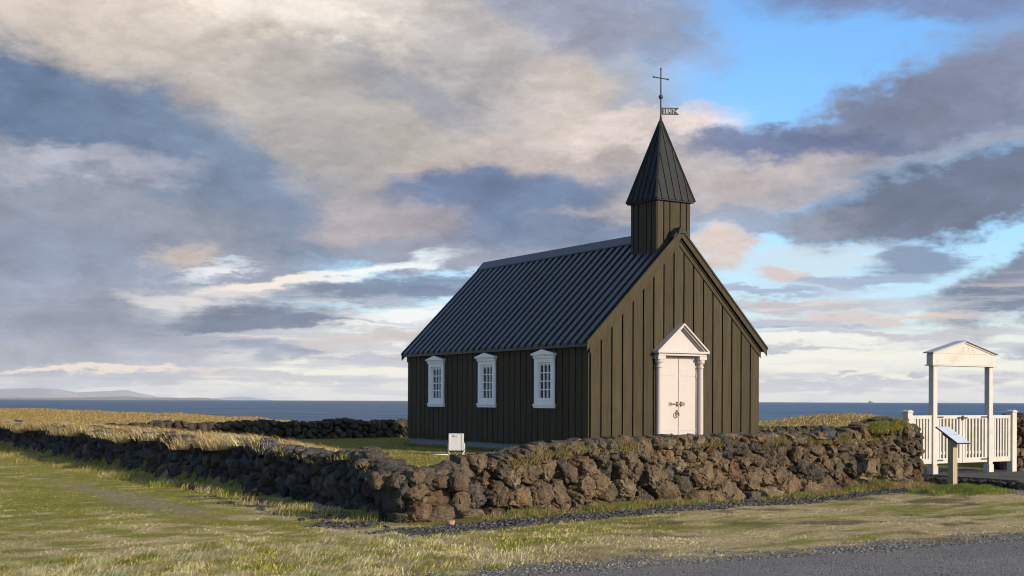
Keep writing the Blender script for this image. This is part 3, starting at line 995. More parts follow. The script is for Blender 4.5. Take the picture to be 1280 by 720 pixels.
PAL_F = ((0.46, (0.125, 0.090, 0.054)), (0.24, (0.095, 0.074, 0.050)), (0.10, (0.110, 0.066, 0.040)), (0.12, (0.068, 0.060, 0.050)), (0.08, (0.160, 0.124, 0.082)))
PAL_L = ((0.45, (0.054, 0.056, 0.058)), (0.3, (0.074, 0.070, 0.063)), (0.25, (0.088, 0.074, 0.054)))  # shade of the left wall put into darker, greyer stone colours
PAL_R = ((0.5, (0.062, 0.052, 0.037)), (0.3, (0.050, 0.044, 0.036)), (0.2, (0.085, 0.066, 0.042)))
def corner_stones(put, r, colour):
    for i, (s, z, w) in enumerate(((.56, .10, .25), (.78, .36, .22), (.50, .40, .22), (.86, .08, .20), (.36, .16, .25), (.64, .60, .18), (.38, .60, .2), (.24, .12, .22), (.27, .40, .22), (.25, .60, .17))):
        poly = [(w * math.cos(a) * r.uniform(.8, 1.15), w * math.sin(a) * r.uniform(.75, 1.05)) for a in np.linspace(0, 2 * math.pi, 6, endpoint=False)]
        pts, F, c = rock_piece(poly, w * 0.9, 4400 + i, 4, r)
        put(pts, F, s, z, -w * 0.85 + 0.06 * (0.8 - z), colour(s))


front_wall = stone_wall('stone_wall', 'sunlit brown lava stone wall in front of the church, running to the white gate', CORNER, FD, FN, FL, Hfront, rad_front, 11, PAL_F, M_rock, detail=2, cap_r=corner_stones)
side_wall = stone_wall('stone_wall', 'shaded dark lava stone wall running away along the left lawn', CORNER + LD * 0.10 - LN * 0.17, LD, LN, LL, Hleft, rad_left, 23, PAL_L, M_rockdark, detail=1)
rear_wall = stone_wall('stone_wall', 'low far stone wall between the church lawn and the sea', REAR0, RD, RN, RL, Hrear, rad_rear, 37, PAL_R, M_rock, detail=0)
WR0 = GATE0 + UR * 3.02 + UL * 0.12
def Hr(s): return 1.36 + 0.05 * math.sin(s * 3)
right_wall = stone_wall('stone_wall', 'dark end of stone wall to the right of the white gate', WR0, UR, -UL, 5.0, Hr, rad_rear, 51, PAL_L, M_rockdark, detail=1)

# flat slab lying on the front wall
def loose_rock(name, loc, size, seed, colr, sub=4, flat=1.0, rotz=0.0, tilt=0.0, mat=None):
    r = np.random.default_rng(seed)
    n = 6
    a0 = np.sort(r.uniform(0, 2 * math.pi, n))
    poly = [(math.cos(a) * size * r.uniform(.75, 1.1), math.sin(a) * size * r.uniform(.75, 1.1)) for a in np.linspace(0, 2 * math.pi, n, endpoint=False)]
    pts, F, c = rock_piece(poly, size * flat, seed, sub, r, 0.0, 0.03 * min(1, size * 4))
    pts = pts[:, (0, 1, 2)]
    o = mesh_np(name, pts - np.array((0, 0, 0)), F, mat or M_rock, None, np.tile(colr, (len(pts), 1)), True)
    o.location = loc
    o.rotation_euler = (tilt, 0, rotz)
    return o


sp = CORNER + FD * 9.95 - FN * 0.18
slab = loose_rock('stone_slab', (sp[0], sp[1], Hfront(9.95) + 0.03), 0.24, 5, (0.045, 0.048, 0.055), 4, 0.25, R(40), R(38), M_rockdark)
slab.scale = (1.15, 0.8, 1)
tag(slab, 'flat dark slate slab lying tilted on top of the sunlit stone wall', 'slab')

# ------------------------------------------------------------------ church
ZB = 0.36
TH = math.atan2(UR[1], UR[0])
church = empty('church', (CHC[0], CHC[1], ZB), TH)
tag(church, 'black tarred wooden church with white windows, white door and pointed steeple', 'church')
hw, hl = CW / 2, CL / 2
ZF = 0.26          # top of foundation
ZE = 2.76          # eaves
ZR = 5.46          # ridge (wall apex)
SL = (ZR - ZE) / hw      # roof slope
b = MB()
b.box(-hw + .03, hw - .03, -hl + .03, hl - .03, -0.3, ZF)
b.build('foundation', M_conc, church, 0.01)

WIN_T = [1.88, 4.70, 7.55]
PW, PZ0, PZ1 = 0.60, 1.36, 2.30     # glazed opening width, bottom, top (local z)
side_open = [(-hl + t - PW / 2, -hl + t + PW / 2, PZ0, PZ1) for t in WIN_T]
rear_open = [(-hw + 1.1 - PW / 2, -hw + 1.1 + PW / 2, PZ0, PZ1), (hw - 1.1 - PW / 2, hw - 1.1 + PW / 2, PZ0, PZ1)]
DOORW, DOORZ = 1.12, 2.42


def fill(s0, s1, z0, z1f, openings, put):
    """cover a strip s0..s1 from z0 to z1f(s) leaving openings out"""
    cuts = sorted({s0, s1} | {v for o in openings for v in (o[0], o[1]) if s0 < v < s1})
    for a, c in zip(cuts[:-1], cuts[1:]):
        mid = (a + c) / 2
        ops = sorted([(o[2], o[3]) for o in openings if o[0] < mid < o[1]])
        z = z0
        for (za, zb) in ops:
            put(a, c, z, lambda s, zb=za: zb); z = zb
        put(a, c, z, z1f)


def shell(F, s0, s1, openings, z1f, depth):
    """inner wall layer; F maps (s, d, z)"""
    bb = MB(F)
    def put(a, c, z, f):
        zs = [(a, z), (c, z), (c, f(c)), (a, f(a))]
        bb.prism(zs, -0.02 - depth, -0.02)
    for a, c in ((s0, (s0 + s1) / 2), ((s0 + s1) / 2, s1)):
        fill(a, c, ZF, z1f, openings, put)
    return bb


FM = {'front': lambda s, d, z: (s, -hl - d, z), 'rear': lambda s, d, z: (s, hl + d, z),
      'left': lambda s, d, z: (-hw - d, s, z), 'right': lambda s, d, z: (hw + d, s, z)}
gable = lambda s: ZR - SL * abs(s) - 0.03
flat = lambda s: ZE - 0.02
door_open = [(-DOORW / 2, DOORW / 2, ZF - 0.1, DOORZ)]
r_ = np.random.default_rng(3)


def cladding(side, s0, s1, openings, z1f, pitch, gw, z0=ZF - 0.03):
    """wall boards with dark gaps between; one mesh per facade with its inner wall layer"""
    bb = MB(FM[side])
    n = max(1, round((s1 - s0) / pitch)); st = (s1 - s0) / n
    for i in range(n):
        a, c = s0 + i * st + gw / 2, s0 + (i + 1) * st - gw / 2
        k = r_.uniform(0.86, 1.13); bb.tint = (k, k, k * r_.uniform(.95, 1.05))
        zz = z0 - r_.uniform(0, 0.02)
        th = 0.028 + r_.uniform(-0.002, 0.002)
        def put(a, c, z, f):
            if a < 0 < c and z1f is gable and f is z1f:
                bb.prism([(a, z), (c, z), (c, f(c)), (0, f(0)), (a, f(a))], 0, th)
            else:
                bb.prism([(a, z), (c, z), (c, f(c)), (a, f(a))], 0, th)
        fill(a, c, zz, z1f, openings, put)
    return bb.build('wall', M_tar, church, 0.004)


for side, s0, s1, ops, f in (('front', -hw, hw, door_open, gable), ('rear', -hw, hw, rear_open, gable), ('left', -hl, hl, side_open, flat), ('right', -hl, hl, side_open, flat)):
    pitch = 0.316 if side in ('front', 'rear') else 0.28
    cladding(side, s0 + 0.0, s1 - 0.0, ops, f, pitch, 0.040 if side == 'front' else 0.036)
    e = 0.0 if side in ('front', 'rear') else 0.14
    shell(FM[side], s0 + e, s1 - e, ops, f, 0.12).build('wall_backing', M_dark, church)
# floor, ceiling lining, panelling inside
b = MB(); b.box(-hw + .2, hw - .2, -hl + .2, hl - .2, ZF + 0.02, ZF + 0.06); b.build('floor', M_inner, church)

# roof
OE, OF, OR_ = 0.15, 0.10, 0.14
def roofz(x): return ZR + 0.09 - SL * abs(x)
nrm = math.hypot(1, SL)
b = MB()
xe = hw + OE
y0, y1 = -hl - OF, hl + OR_
for sgn in (-1, 1):
    p = [(0, roofz(0)), (sgn * xe, roofz(xe)), (sgn * xe, roofz(xe) - 0.07), (0, roofz(0) - 0.09)]
    b.prism(p, y0, y1)
roof = b.build('roof', M_tarroof, church, 0.004)
b = MB()
nr = 29
st = (y1 - y0 - 0.16) / nr
for sgn in (-1, 1):
    for i in range(nr):
        ya = y0 + 0.16 + i * st; yb = ya + st * 0.56
        k = r_.uniform(0.85, 1.15); b.tint = (k, k, k)
        for (e0, e1, lift) in ((0, 0, 0.048),):
            xs = (0.10, xe + 0.015)
            # trapezoid rib running down the slope
            vs = []
            for x in xs:
                zb = roofz(x) - 0.002
                for (yy, dz_) in ((ya - 0.004, 0), (ya, lift * nrm), (yb, lift * nrm), (yb + 0.012, 0)):
                    vs.append((sgn * x, yy, zb + dz_))
            b.add(vs, [(0, 1, 2, 3), (7, 6, 5, 4), (0, 4, 5, 1), (1, 5, 6, 2), (2, 6, 7, 3), (3, 7, 4, 0)])
b.build('roof_ribs', M_tarroof, roof, 0.004)
b = MB()
for sgn in (-1, 1):
    vs = []
    for yy in (y0 - 0.01, y1 + 0.02):
        for x, up_ in ((0.0, 0.115), (0.235, 0.105), (0.235, 0.07), (0.0, 0.07)):
            vs.append((sgn * x, yy, roofz(x) + up_ ))
    b.add(vs, [(0, 1, 2, 3), (7, 6, 5, 4), (0, 4, 5, 1), (1, 5, 6, 2), (2, 6, 7, 3), (3, 7, 4, 0)])
b.build('ridge_cap', M_tarroof, roof, 0.006)
# verge boards and frieze on both gables
for yy, sg in ((-hl, -1), (hl, 1)):
    b = MB()
    for sgn in (-1, 1):
        def rake(x0_, x1_, top, h, da, db, tilt=0):
            za, zb = roofz(x0_) - top, roofz(x1_) - top
            lo, hi = (yy - db, yy - da) if sg < 0 else (yy + da, yy + db)
            b.prism([(sgn * x0_, za), (sgn * x1_, zb), (sgn * x1_, zb - h), (sgn * x0_, za - h)], lo, hi)
        rake(0, xe + 0.02, -0.045, 0.20, 0.105, 0.135)      # bargeboard
        rake(0, xe + 0.03, -0.075, 0.06, 0.100, 0.16)       # verge roll
        rake(0.0, hw + 0.03, 0.165, 0.19, 0.030, 0.052)      # frieze
        rake(0.0, hw + 0.02, 0.165, 0.05, 0.052, 0.075)
    b.build('bargeboard', M_tarroof if sg > 0 else M_tar, church, 0.004)
# eaves boards
for sgn in (-1, 1):
    b = MB()
    b.box(*sorted((sgn * (hw + 0.03), sgn * (hw + 0.11))), -hl - .02, hl + .02, roofz(xe) - 0.065, roofz(xe) - 0.015)
    b.build('eaves_board', M_tar, church, 0.004)
# small carved finial block at the gable peak
b = MB()
b.prism([(-0.13, roofz(0) - 0.06), (0.13, roofz(0) - 0.06), (0.10, roofz(0) + 0.04), (0.05, roofz(0) + 0.12), (0.0, roofz(0) + 0.145), (-0.05, roofz(0) + 0.12), (-0.10, roofz(0) + 0.04)], -hl - 0.17, -hl - 0.09)
b.build('gable_finial', M_tar, church, 0.008)

# tower and spire
TY = -hl + 0.72
ts_ = 0.525
TZ1 = 6.40
b = MB()
b.box(-ts_ + .02, ts_ - .02, TY - ts_ + .02, TY + ts_ - .02, 4.6, TZ1)
for face in range(4):
    edges = [-ts_ - 0.012, -ts_ + 0.20, -0.13, 0.20, ts_ - 0.13, ts_ + 0.012]
    for a, c in zip(edges[:-1], edges[1:]):
        k = r_.uniform(0.85, 1.2); b.tint = (k, k, k)
        a2, c2 = a + 0.016, c - 0.016
        if face == 0: b.box(a2, c2, TY - ts_ - 0.018, TY - ts_ + 0.03, 4.6, TZ1)
        if face == 1: b.box(a2, c2, TY + ts_ - 0.03, TY + ts_ + 0.018, 4.6, TZ1)
        if face == 2: b.box(-ts_ - 0.018, -ts_ + 0.03, TY + a2 + 0.004, TY + c2 - 0.004, 4.6, TZ1)
        if face == 3: b.box(ts_ - 0.03, ts_ + 0.018, TY + a2 + 0.004, TY + c2 - 0.004, 4.6, TZ1)
tower = b.build('tower', M_tar, church, 0.003)
b = MB()
sr, SZ0, SZ1 = 0.615, TZ1 - 0.04, 8.46
b.add([(-sr, TY - sr, SZ0), (sr, TY - sr, SZ0), (sr, TY + sr, SZ0), (-sr, TY + sr, SZ0), (0, TY, SZ1)], [(0, 1, 4), (1, 2, 4), (2, 3, 4), (3, 0, 4), (3, 2, 1, 0)])
b.box(-sr + .012, sr - .012, TY - sr + .012, TY + sr - .012, SZ0 - 0.035, SZ0 - 0.002)
spire = b.build('spire', M_spire, tower, 0.003)
b = MB()
hs = SZ1 - SZ0
for face in range(4):
    ca, sa = math.cos(face * math.pi / 2), math.sin(face * math.pi / 2)
    def RF(x, y, z): return (x * ca - y * sa, TY + x * sa + y * ca, z)
    b.F = RF
    for u in (-0.42, -0.21, 0.0, 0.21, 0.42):
        top = 1 - abs(u) / sr - 0.02
        if u == 0: top = 0.93
        p0_ = (u, -sr - 0.005, SZ0 + 0.0); p1_ = (u, -sr * (1 - top), SZ0 + hs * top)
        k = r_.uniform(0.8, 1.2); b.tint = (k, k, k)
        b.bar(p0_, p1_, 0.04, 0.035, (0, -1, 0.3))
b.F = None
for sx in (-1, 1):
    for sy in (-1, 1):
        b.bar((sx * sr, TY + sy * sr, SZ0 + 0.0), (sx * 0.02, TY + sy * 0.02, SZ1 - 0.04), 0.055, 0.05)
b.tube((0, TY, SZ1 - 0.22), (0, TY, SZ1 + 0.10), 0.075, 0.022, 8)
b.build('spire_battens', M_spire, spire, 0.002)
ZT = 9.76
b = MB()
b.tube((0, TY, SZ1 - 0.1), (0, TY, ZT), 0.022, 0.016, 8)
vane = b.build('weathervane', M_iron, church)
b = MB(); b.sphere((0, TY, 9.05), 0.058); b.build('ball', M_iron, vane, 0, True)
b = MB()
b.tube((-0.235, TY, ZT - 0.235), (0.235, TY, ZT - 0.235), 0.016, 0.016, 8)
for p_ in ((-0.235, TY, ZT - 0.235), (0.235, TY, ZT - 0.235), (0, TY, ZT)): b.sphere(p_, 0.026, 8)
b.build('cross', M_iron, vane)
# flag with the year cut through it, on a plate of 1 cm cells
GL = {'1': (".#.", "##.", ".#.", ".#.", ".#.", ".#.", "###"), '8': ("###", "#.#", "#.#", "###", "#.#", "#.#", "###"),
      '4': ("#.#", "#.#", "#.#", "###", "..#", "..#", "..#"), '7': ("###", "..#", "..#", "..#", ".#.", ".#.", ".#.")}
rows, cols = 11, 24
cell, cz = 0.0195, 0.0165
holes = set()
cx_ = 3
for ch in '1847':
    for rr_, line in enumerate(GL[ch]):
        for k_, c_ in enumerate(line):
            if c_ == '#':
                holes.add((rr_ + 2, cx_ + k_))
    cx_ += 4
yaw = -TH + R(4)
b = MB()
zc = 8.69
fx = 0.0
for rr_ in range(rows):
    run = None
    lim = cols - max(0, 5 - abs(rr_ - 5))
    for k_ in range(lim + 1):
        solid = k_ < lim and (rr_, k_) not in holes
        if solid and run is None: run = k_
        if not solid and run is not None:
            xa, xb = run * cell, k_ * cell
            ztop = zc + (rows / 2 - rr_) * cz
            ps = []
            for yy_ in (-0.005, 0.005):
                for (x, z) in ((xa, ztop - cz), (xb, ztop - cz), (xb, ztop), (xa, ztop)):
                    ps.append((x * math.cos(yaw) - yy_ * math.sin(yaw), TY + x * math.sin(yaw) + yy_ * math.cos(yaw), z))
            b.add(ps, [(3, 2, 1, 0), (4, 5, 6, 7), (0, 1, 5, 4), (1, 2, 6, 5), (2, 3, 7, 6), (3, 0, 4, 7)])
            run = None
b.build('year_flag', M_iron, vane)


# windows
def window(F, s, parent):
    fw = 0.445
    b = MB(F)
    z0, z1 = PZ0 - 0.10, PZ1 + 0.10
    pw = PW / 2
    # casing
    b.prism([(s - fw, z0), (s - pw, z0), (s - pw, z1), (s - fw, z1)], 0.0, 0.075)
    b.prism([(s + pw, z0), (s + fw, z0), (s + fw, z1), (s + pw, z1)], 0.0, 0.075)
    b.prism([(s - pw, PZ1), (s + pw, PZ1), (s + pw, z1), (s - pw, z1)], 0.0, 0.075)
    b.prism([(s - pw, z0), (s + pw, z0), (s + pw, PZ0), (s - pw, PZ0)], 0.0, 0.075)
    w = b.build('window', M_white, parent, 0.006)
    # sash with its glazing bars and little arches in the top row
    b = MB(F)
    sw, d0, d1 = 0.045, -0.06, 0.035
    a0, a1 = s - pw + 0.002, s + pw - 0.002
    zb, zt = PZ0 + 0.002, PZ1 - 0.002
    b.prism([(a0, zb), (a0 + sw, zb), (a0 + sw, zt), (a0, zt)], d0, d1)
    b.prism([(a1 - sw, zb), (a1, zb), (a1, zt), (a1 - sw, zt)], d0, d1)
    b.prism([(a0 + sw, zb), (a1 - sw, zb), (a1 - sw, zb + sw), (a0 + sw, zb + sw)], d0, d1)
    b.prism([(a0 + sw, zt - sw), (a1 - sw, zt - sw), (a1 - sw, zt), (a0 + sw, zt)], d0, d1)
    iw, ih = a1 - a0 - 2 * sw, zt - zb - 2 * sw
    cw = iw / 3
    bz = [zb + sw + ih * i / 4 for i in range(5)]
    for i in (1, 2):
        x = a0 + sw + cw * i
        b.prism([(x - .012, zb + sw), (x + .012, zb + sw), (x + .012, zt - sw), (x - .012, zt - sw)], d0 + 0.01, d1 - 0.012)
    for i in (1, 2, 3):
        b.prism([(a0 + sw, bz[i] - .013), (a1 - sw, bz[i] - .013), (a1 - sw, bz[i] + .013), (a0 + sw, bz[i] + .013)], d0 + 0.012, d1 - 0.014)
    for i in range(3):
        x0, x1 = a0 + sw + cw * i, a0 + sw + cw * (i + 1)
        t = zt - sw
        for xa, sg in ((x0 + 0.006, 1), (x1 - 0.006, -1)):
            b.prism([(xa, t - 0.075), (xa + sg * 0.022, t - 0.04), (xa + sg * 0.05, t - 0.015), (xa + sg * 0.075, t + .001), (xa, t + .001)], d0 + 0.015, d1 - 0.016)
    b.build('sash', M_white, w, 0.003)
    b = MB(F); b.prism([(a0 + .01, zb + .01), (a1 - .01, zb + .01), (a1 - .01, zt - .01), (a0 + .01, zt - .01)], -0.022, -0.016)
    b.build('pane', M_glass, w)
    b = MB(F)
    b.prism([(s - fw - .03, z0 - 0.05), (s + fw + .03, z0 - 0.05), (s + fw + .03, z0), (s - fw - .03, z0)], 0.0, 0.105)
    b.prism([(s - fw - .02, z0 - 0.105), (s + fw + .02, z0 - 0.105), (s + fw + .02, z0 - .05), (s - fw - .02, z0 - .05)], 0.0, 0.09)
    b.build('sill', M_white, w, 0.008)
    b = MB(F)
    b.prism([(s - fw - .02, z1), (s + fw + .02, z1), (s + fw + .02, z1 + 0.09), (s - fw - .02, z1 + 0.09)], 0.0, 0.10)
    zt2 = z1 + 0.09
    b.prism([(s - fw - .075, zt2), (s + fw + .075, zt2), (s + fw + .075, zt2 + .028), (s, zt2 + 0.135), (s - fw - .075, zt2 + .028)], 0.0, 0.145)
    b.prism([(s - fw - .05, zt2 - .03), (s + fw + .05, zt2 - .03), (s + fw + .05, zt2), (s - fw - .05, zt2)], 0.0, 0.12)
    b.build('pediment', M_white, w, 0.006)
    return w


for t in WIN_T:
    window(FM['left'], -hl + t, church)
    window(FM['right'], -hl + t, church)
for o in rear_open:
    window(FM['rear'], (o[0] + o[1]) / 2, church)

# doorway
F = FM['front']
DZ0 = 0.22
b = MB(F)
b.prism([(-0.80, DZ0 - .2), (0.80, DZ0 - .2), (0.80, DZ0), (-0.80, DZ0)], 0.0, 0.35)
b.build('doorstep', M_conc, church, 0.01)
b = MB(F)
for sg in (-1, 1):
    b.prism([(sg * 0.56, DZ0), (sg * 0.72, DZ0), (sg * 0.72, 2.46), (sg * 0.56, 2.46)], 0.0, 0.05)
b.prism([(-0.56, 2.40), (0.56, 2.40), (0.56, 2.46), (-0.56, 2.46)], 0.0, 0.045)
# lintel brackets
for sg in (-1, 1):
    b.prism([(sg * 0.56, 2.40), (sg * 0.50, 2.40), (sg * 0.42, 2.395), (sg * 0.50, 2.34), (sg * 0.56, 2.27)], 0.0, 0.035)
portal = b.build('door_frame', M_door, church, 0.006)
for sg in (-1, 1):
    b = MB(F)
    c = (sg * 0.655, 0.085, 0)
    prof = [(0.10, DZ0), (0.10, DZ0 + 0.12), (0.085, DZ0 + 0.14), (0.074, DZ0 + 0.18), (0.072, 1.2), (0.066, 2.16), (0.085, 2.17), (0.085, 2.20), (0.068, 2.21), (0.068, 2.27), (0.095, 2.28), (0.105, 2.32), (0.105, 2.37)]
    b.lathe(c, prof, 20)
    b.prism([(sg * 0.655 - .115, 2.372), (sg * 0.655 + .115, 2.372), (sg * 0.655 + .115, 2.462), (sg * 0.655 - .115, 2.462)], 0.0, 0.195)
    b.build('column', M_door, portal, 0.0)
b = MB(F)
pz, pa, pw_ = 2.463, 3.27, 0.815
b.prism([(-pw_ + .06, pz), (pw_ - .06, pz), (pw_ - .06, pz + .06), (-pw_ + .06, pz + .06)], 0.0, 0.20)
b.prism([(-pw_, pz + .06), (pw_, pz + .06), (pw_, pz + .115), (-pw_, pz + .115)], 0.0, 0.25)
b.prism([(-pw_ + .10, pz + .115), (pw_ - .10, pz + .115), (0, pa - .10)], 0.0, 0.10)
for sg in (-1, 1):
    for (t0, th_, dd) in ((0.0, 0.055, 0.26), (0.055, 0.05, 0.21), (0.105, 0.035, 0.16)):
        k = (pa - pz - .115) / pw_
        b.prism([(0, pa - t0), (sg * pw_, pz + .115 - t0 + .0), (sg * (pw_ - th_ / k * 0), max(pz + .115 + .0, pz + .115 - t0 - th_)), (sg * max(0.0, pw_ - (t0 + th_) / k), pz + .116), (0, pa - t0 - th_)] if t0 == 0 else
                [(0, pa - t0), (sg * (pw_ - t0 / k), pz + .116), (sg * (pw_ - (t0 + th_) / k), pz + .116), (0, pa - t0 - th_)], 0.0, dd)
b.build('pediment', M_door, portal, 0.005)
for sg in (-1, 1):
    b = MB(F)
    x0, x1 = sorted((sg * 0.008, sg * 0.555))
    b.prism([(x0, DZ0 + .01), (x1, DZ0 + .01), (x1, 2.395), (x0, 2.395)], -0.02, 0.018)
    leaf = b.build('door_leaf', M_door, church, 0.004)
    for z in (0.62, 1.98):
        b = MB(F)
        b.prism([(sg * 0.55, z - .013), (sg * 0.10, z - .008), (sg * 0.10, z + .008), (sg * 0.55, z + .013)], 0.018, 0.026)
        b.tube((sg * 0.548, 0.03, z - .045), (sg * 0.548, 0.03, z + .045), 0.014, 0.014, 8)
        b.build('hinge', M_rust, leaf)
    if sg < 0:
        b = MB(F)
        b.prism([(-0.30, 1.235), (-0.22, 1.235), (-0.22, 1.315), (-0.30, 1.315)], 0.018, 0.034)
        b.prism([(-0.24, 1.262), (0.05, 1.262), (0.05, 1.288), (-0.24, 1.288)], 0.034, 0.058)
        b.prism([(-0.06, 1.22), (-0.015, 1.22), (-0.015, 1.33), (-0.06, 1.33)], 0.018, 0.066)
        b.build('bolt', M_brass, leaf, 0.003)
        b = MB(F)
        b.lathe((-0.045, 0.03, 1.07), [(0.035, -0.05), (0.04, 0.0), (0.035, 0.05)], 10)
        n_ = 16
        for i in range(n_):
            a, c = 2 * math.pi * i / n_, 2 * math.pi * (i + 1) / n_
            b.tube((-0.075 + 0.055 * math.cos(a), 0.075, 1.01 + 0.065 * math.sin(a)), (-0.075 + 0.055 * math.cos(c), 0.075, 1.01 + 0.065 * math.sin(c)), 0.012, 0.012, 6)
        b.build('ring_handle', M_brass, leaf)
    else:
        b = MB(F)
        b.prism([(0.06, 1.22), (0.10, 1.22), (0.10, 1.33), (0.06, 1.33)], 0.018, 0.066)
        b.prism([(0.12, 1.235), (0.20, 1.235), (0.20, 1.315), (0.12, 1.315)], 0.018, 0.036)
        b.build('bolt_keeper', M_brass, leaf, 0.003)

# ------------------------------------------------------------------ gate
gz = 0.12
gate = empty('gate', (*(GATE0 + UR * 0.91), gz), TH)
tag(gate, 'white wooden churchyard gate with pitched lintel over two picket leaves', 'gate')
GWd = 1.82
px0, px1 = -GWd / 2, GWd / 2
for x in (px0, px1):
    b = MB()
    b.box(x - .065, x + .065, -.065, .065, 0.22, 2.38)
    b.box(x - .08, x + .08, -.08, .08, -0.3, 0.22)
    b.build('post', M_cream, gate, 0.008)
for x in (px0 - 0.79, px1 + 0.80):
    b = MB()
    b.box(x - .075, x + .075, -.075, .075, -0.3, 1.36)
    b.prism([(x - .09, 1.36), (x + .09, 1.36), (x + .09, 1.385), (x, 1.42), (x - .09, 1.385)], -.09, .09)
    b.build('side_post', M_cream, gate, 0.006)
b = MB()
bx = GWd / 2 + 0.11
b.box(-bx, bx, -.085, .085, 2.382, 2.62)
b.box(-bx - .03, bx + .03, -.11, .11, 2.355, 2.380)
b.build('lintel', M_cream, gate, 0.006)
b = MB()
b.prism([(-bx - .0, 2.622), (bx + .0, 2.622), (0, 2.885)], -.08, .08)
for sg in (-1, 1):
    k = .31 / bx
    b.prism([(0, 2.893), (sg * bx, 2.632), (sg * bx, 2.60), (0, 2.855)], -.10, -.082)
# faint carved strokes on the tympanum
for (x, h) in ((-0.04, .15), (0.13, .12), (0.26, .09)):
    b.bar((x - .045, -.0815, 2.64), (x, -.0815, 2.64 + h), 0.006, 0.006, (0, 1, 0))
    b.bar((x + .045, -.0815, 2.64), (x, -.0815, 2.64 + h), 0.006, 0.006, (0, 1, 0))
ped = b.build('pediment', M_cream, gate, 0.004)
b = MB()
for sg in (-1, 1):
    xo = bx + 0.055
    b.prism([(0, 2.918), (sg * xo, 2.918 - 0.262 * xo / bx), (sg * xo, 2.895 - 0.262 * xo / bx), (0, 2.895)], -.14, .14)
b.build('gate_roof', M_gateroof, gate, 0.005)


def picket_panel(name, x0, x1, n, parent, mat=M_cream, yoff=0.0):
    b = MB()
    z0, z1 = 0.27, 1.30
    sw = 0.085
    b.box(x0, x0 + sw, -.03 + yoff, .03 + yoff, z0, z1)
    b.box(x1 - sw, x1, -.03 + yoff, .03 + yoff, z0, z1)
    b.box(x0 + sw, x1 - sw, -.028 + yoff, .028 + yoff, z1 - .075, z1 - .001)
    b.box(x0 + sw, x1 - sw, -.028 + yoff, .028 + yoff, z0 + .001, z0 + .11)
    b.box(x0 + sw, x1 - sw, .008 + yoff, .026 + yoff, z0 + .19, z0 + .25)
    iw = x1 - x0 - 2 * sw
    for i in range(n):
        c = x0 + sw + iw * (i + 0.5) / n
        b.box(c - .026, c + .026, -.018 + yoff, .006 + yoff, z0 + .10, z1 - .07)
    return b.build(name, mat, parent, 0.004)


la = picket_panel('gate_leaf', px0 + .08, -0.008, 6, gate)
lb = picket_panel('gate_leaf', 0.008, px1 - .08, 6, gate)
picket_panel('fence_panel', px0 - 0.71, px0 - .075, 5, gate)
picket_panel('fence_panel', px1 + .075, px1 + 0.72, 5, gate)
b = MB()
b.box(-0.16, 0.14, -0.055, -0.031, 1.235, 1.262)
b.box(-0.03, 0.01, -0.07, -0.056, 1.20, 1.29)
b.build('latch', M_iron, la, 0.003)

for lf, sg in ((la, -1), (lb, 1)):
    for z in (0.34, 1.262):
        b = MB()
        x0_, x1_ = sorted((sg * 0.838, sg * 0.62))
        b.box(x0_, x1_, -.040, -.0305, z - .014, z + .014)
        b.tube((sg * 0.838, -.040, z - .03), (sg * 0.838, -.040, z + .03), .012, .012, 8)
        b.build('hinge', M_iron, lf)

# raised stone-edged path through the gate
V = []; Fq_ = []
rp = np.random.default_rng(5)
nu, nv = 46, 40
for j in range(nv + 1):
    d = -2.5 + 5.95 * j / nv
    for i in range(nu + 1):
        u = i / nu
        p_ = GATE0 + UL * d
        e = 0.13 * (fbm(np.array([[d * 1.6, 3.0]]), 71, 3)[0] - 0.5)
        x = -0.28 + e + u * 3.25
        w_ = p_ + UR * x
        edge = min(1.0, u / 0.02) * sstep(-2.5, -2.3, np.array(d)) 
        top = 0.165 + 0.05 * (fbm(np.array([[w_[0] * 2.0, w_[1] * 2.0]]), 73, 4)[0] - 0.5)
        V.append((w_[0], w_[1], -0.06 + (top + 0.06) * float(edge)))
V = np.array(V)
i2 = (np.arange(nv)[:, None] * (nu + 1) + np.arange(nu)[None, :]).ravel()
pathm = mesh_np('path', V, np.c_[i2, i2 + 1, i2 + nu + 2, i2 + nu + 1], M_pathm, None, None, True)
tag(pathm, kind='structure')
# kerb stones along the left edge of the path
kv, kf, kc = [], [], []
nb_ = 0
for i in range(11):
    d = -2.4 + i * 0.23
    q_ = GATE0 + UL * d + UR * (-0.30 + rp.uniform(-.05, .05))
    w = rp.uniform(.1, .16)
    pts, F_, c = rock_piece([(-w, -.09), (w, -.09), (w, .07), (w * .3, .1), (-w, .08)], .12, 900 + i, 3, rp)
    a = TH + math.pi / 2 + rp.uniform(-.3, .3)
    W_ = np.c_[q_[0] + pts[:, 0] * math.cos(a) - pts[:, 2] * math.sin(a), q_[1] + pts[:, 0] * math.sin(a) + pts[:, 2] * math.cos(a), pts[:, 1] + 0.05]
    kv.append(W_); kf.append(F_ + nb_); nb_ += len(pts); kc.append(np.tile(np.array((.05, .046, .04)) * rp.uniform(.7, 1.3), (len(pts), 1)))
tag(mesh_np('path_edging', np.concatenate(kv), np.concatenate(kf), M_rockdark, None, np.concatenate(kc), True), kind='structure')

# ------------------------------------------------------------------ information sign
SG = np.array((8.16, 23.4))
zs0 = float(height(SG[0], SG[1]))
sign = empty('information_sign', (SG[0], SG[1], zs0), TH)
tag(sign, 'slanted information board on a grey timber post in front of the white gate', 'sign')
b = MB(); b.box(-.062, .062, -.062, .062, -0.3, 0.93); b.build('post', M_post, sign, 0.006)
b = MB()
ca, sa = math.cos(R(31)), math.sin(R(31))
def PF_(x, y, z): return (x, y * ca - z * sa, 0.985 + y * sa + z * ca)
b.F = PF_
b.box(-.18, .18, -.29, .29, -.012, .012)
b.box(-.15, .15, -.10, .10, -.05, -.013)
panel = b.build('panel', M_iron, sign, 0.004)


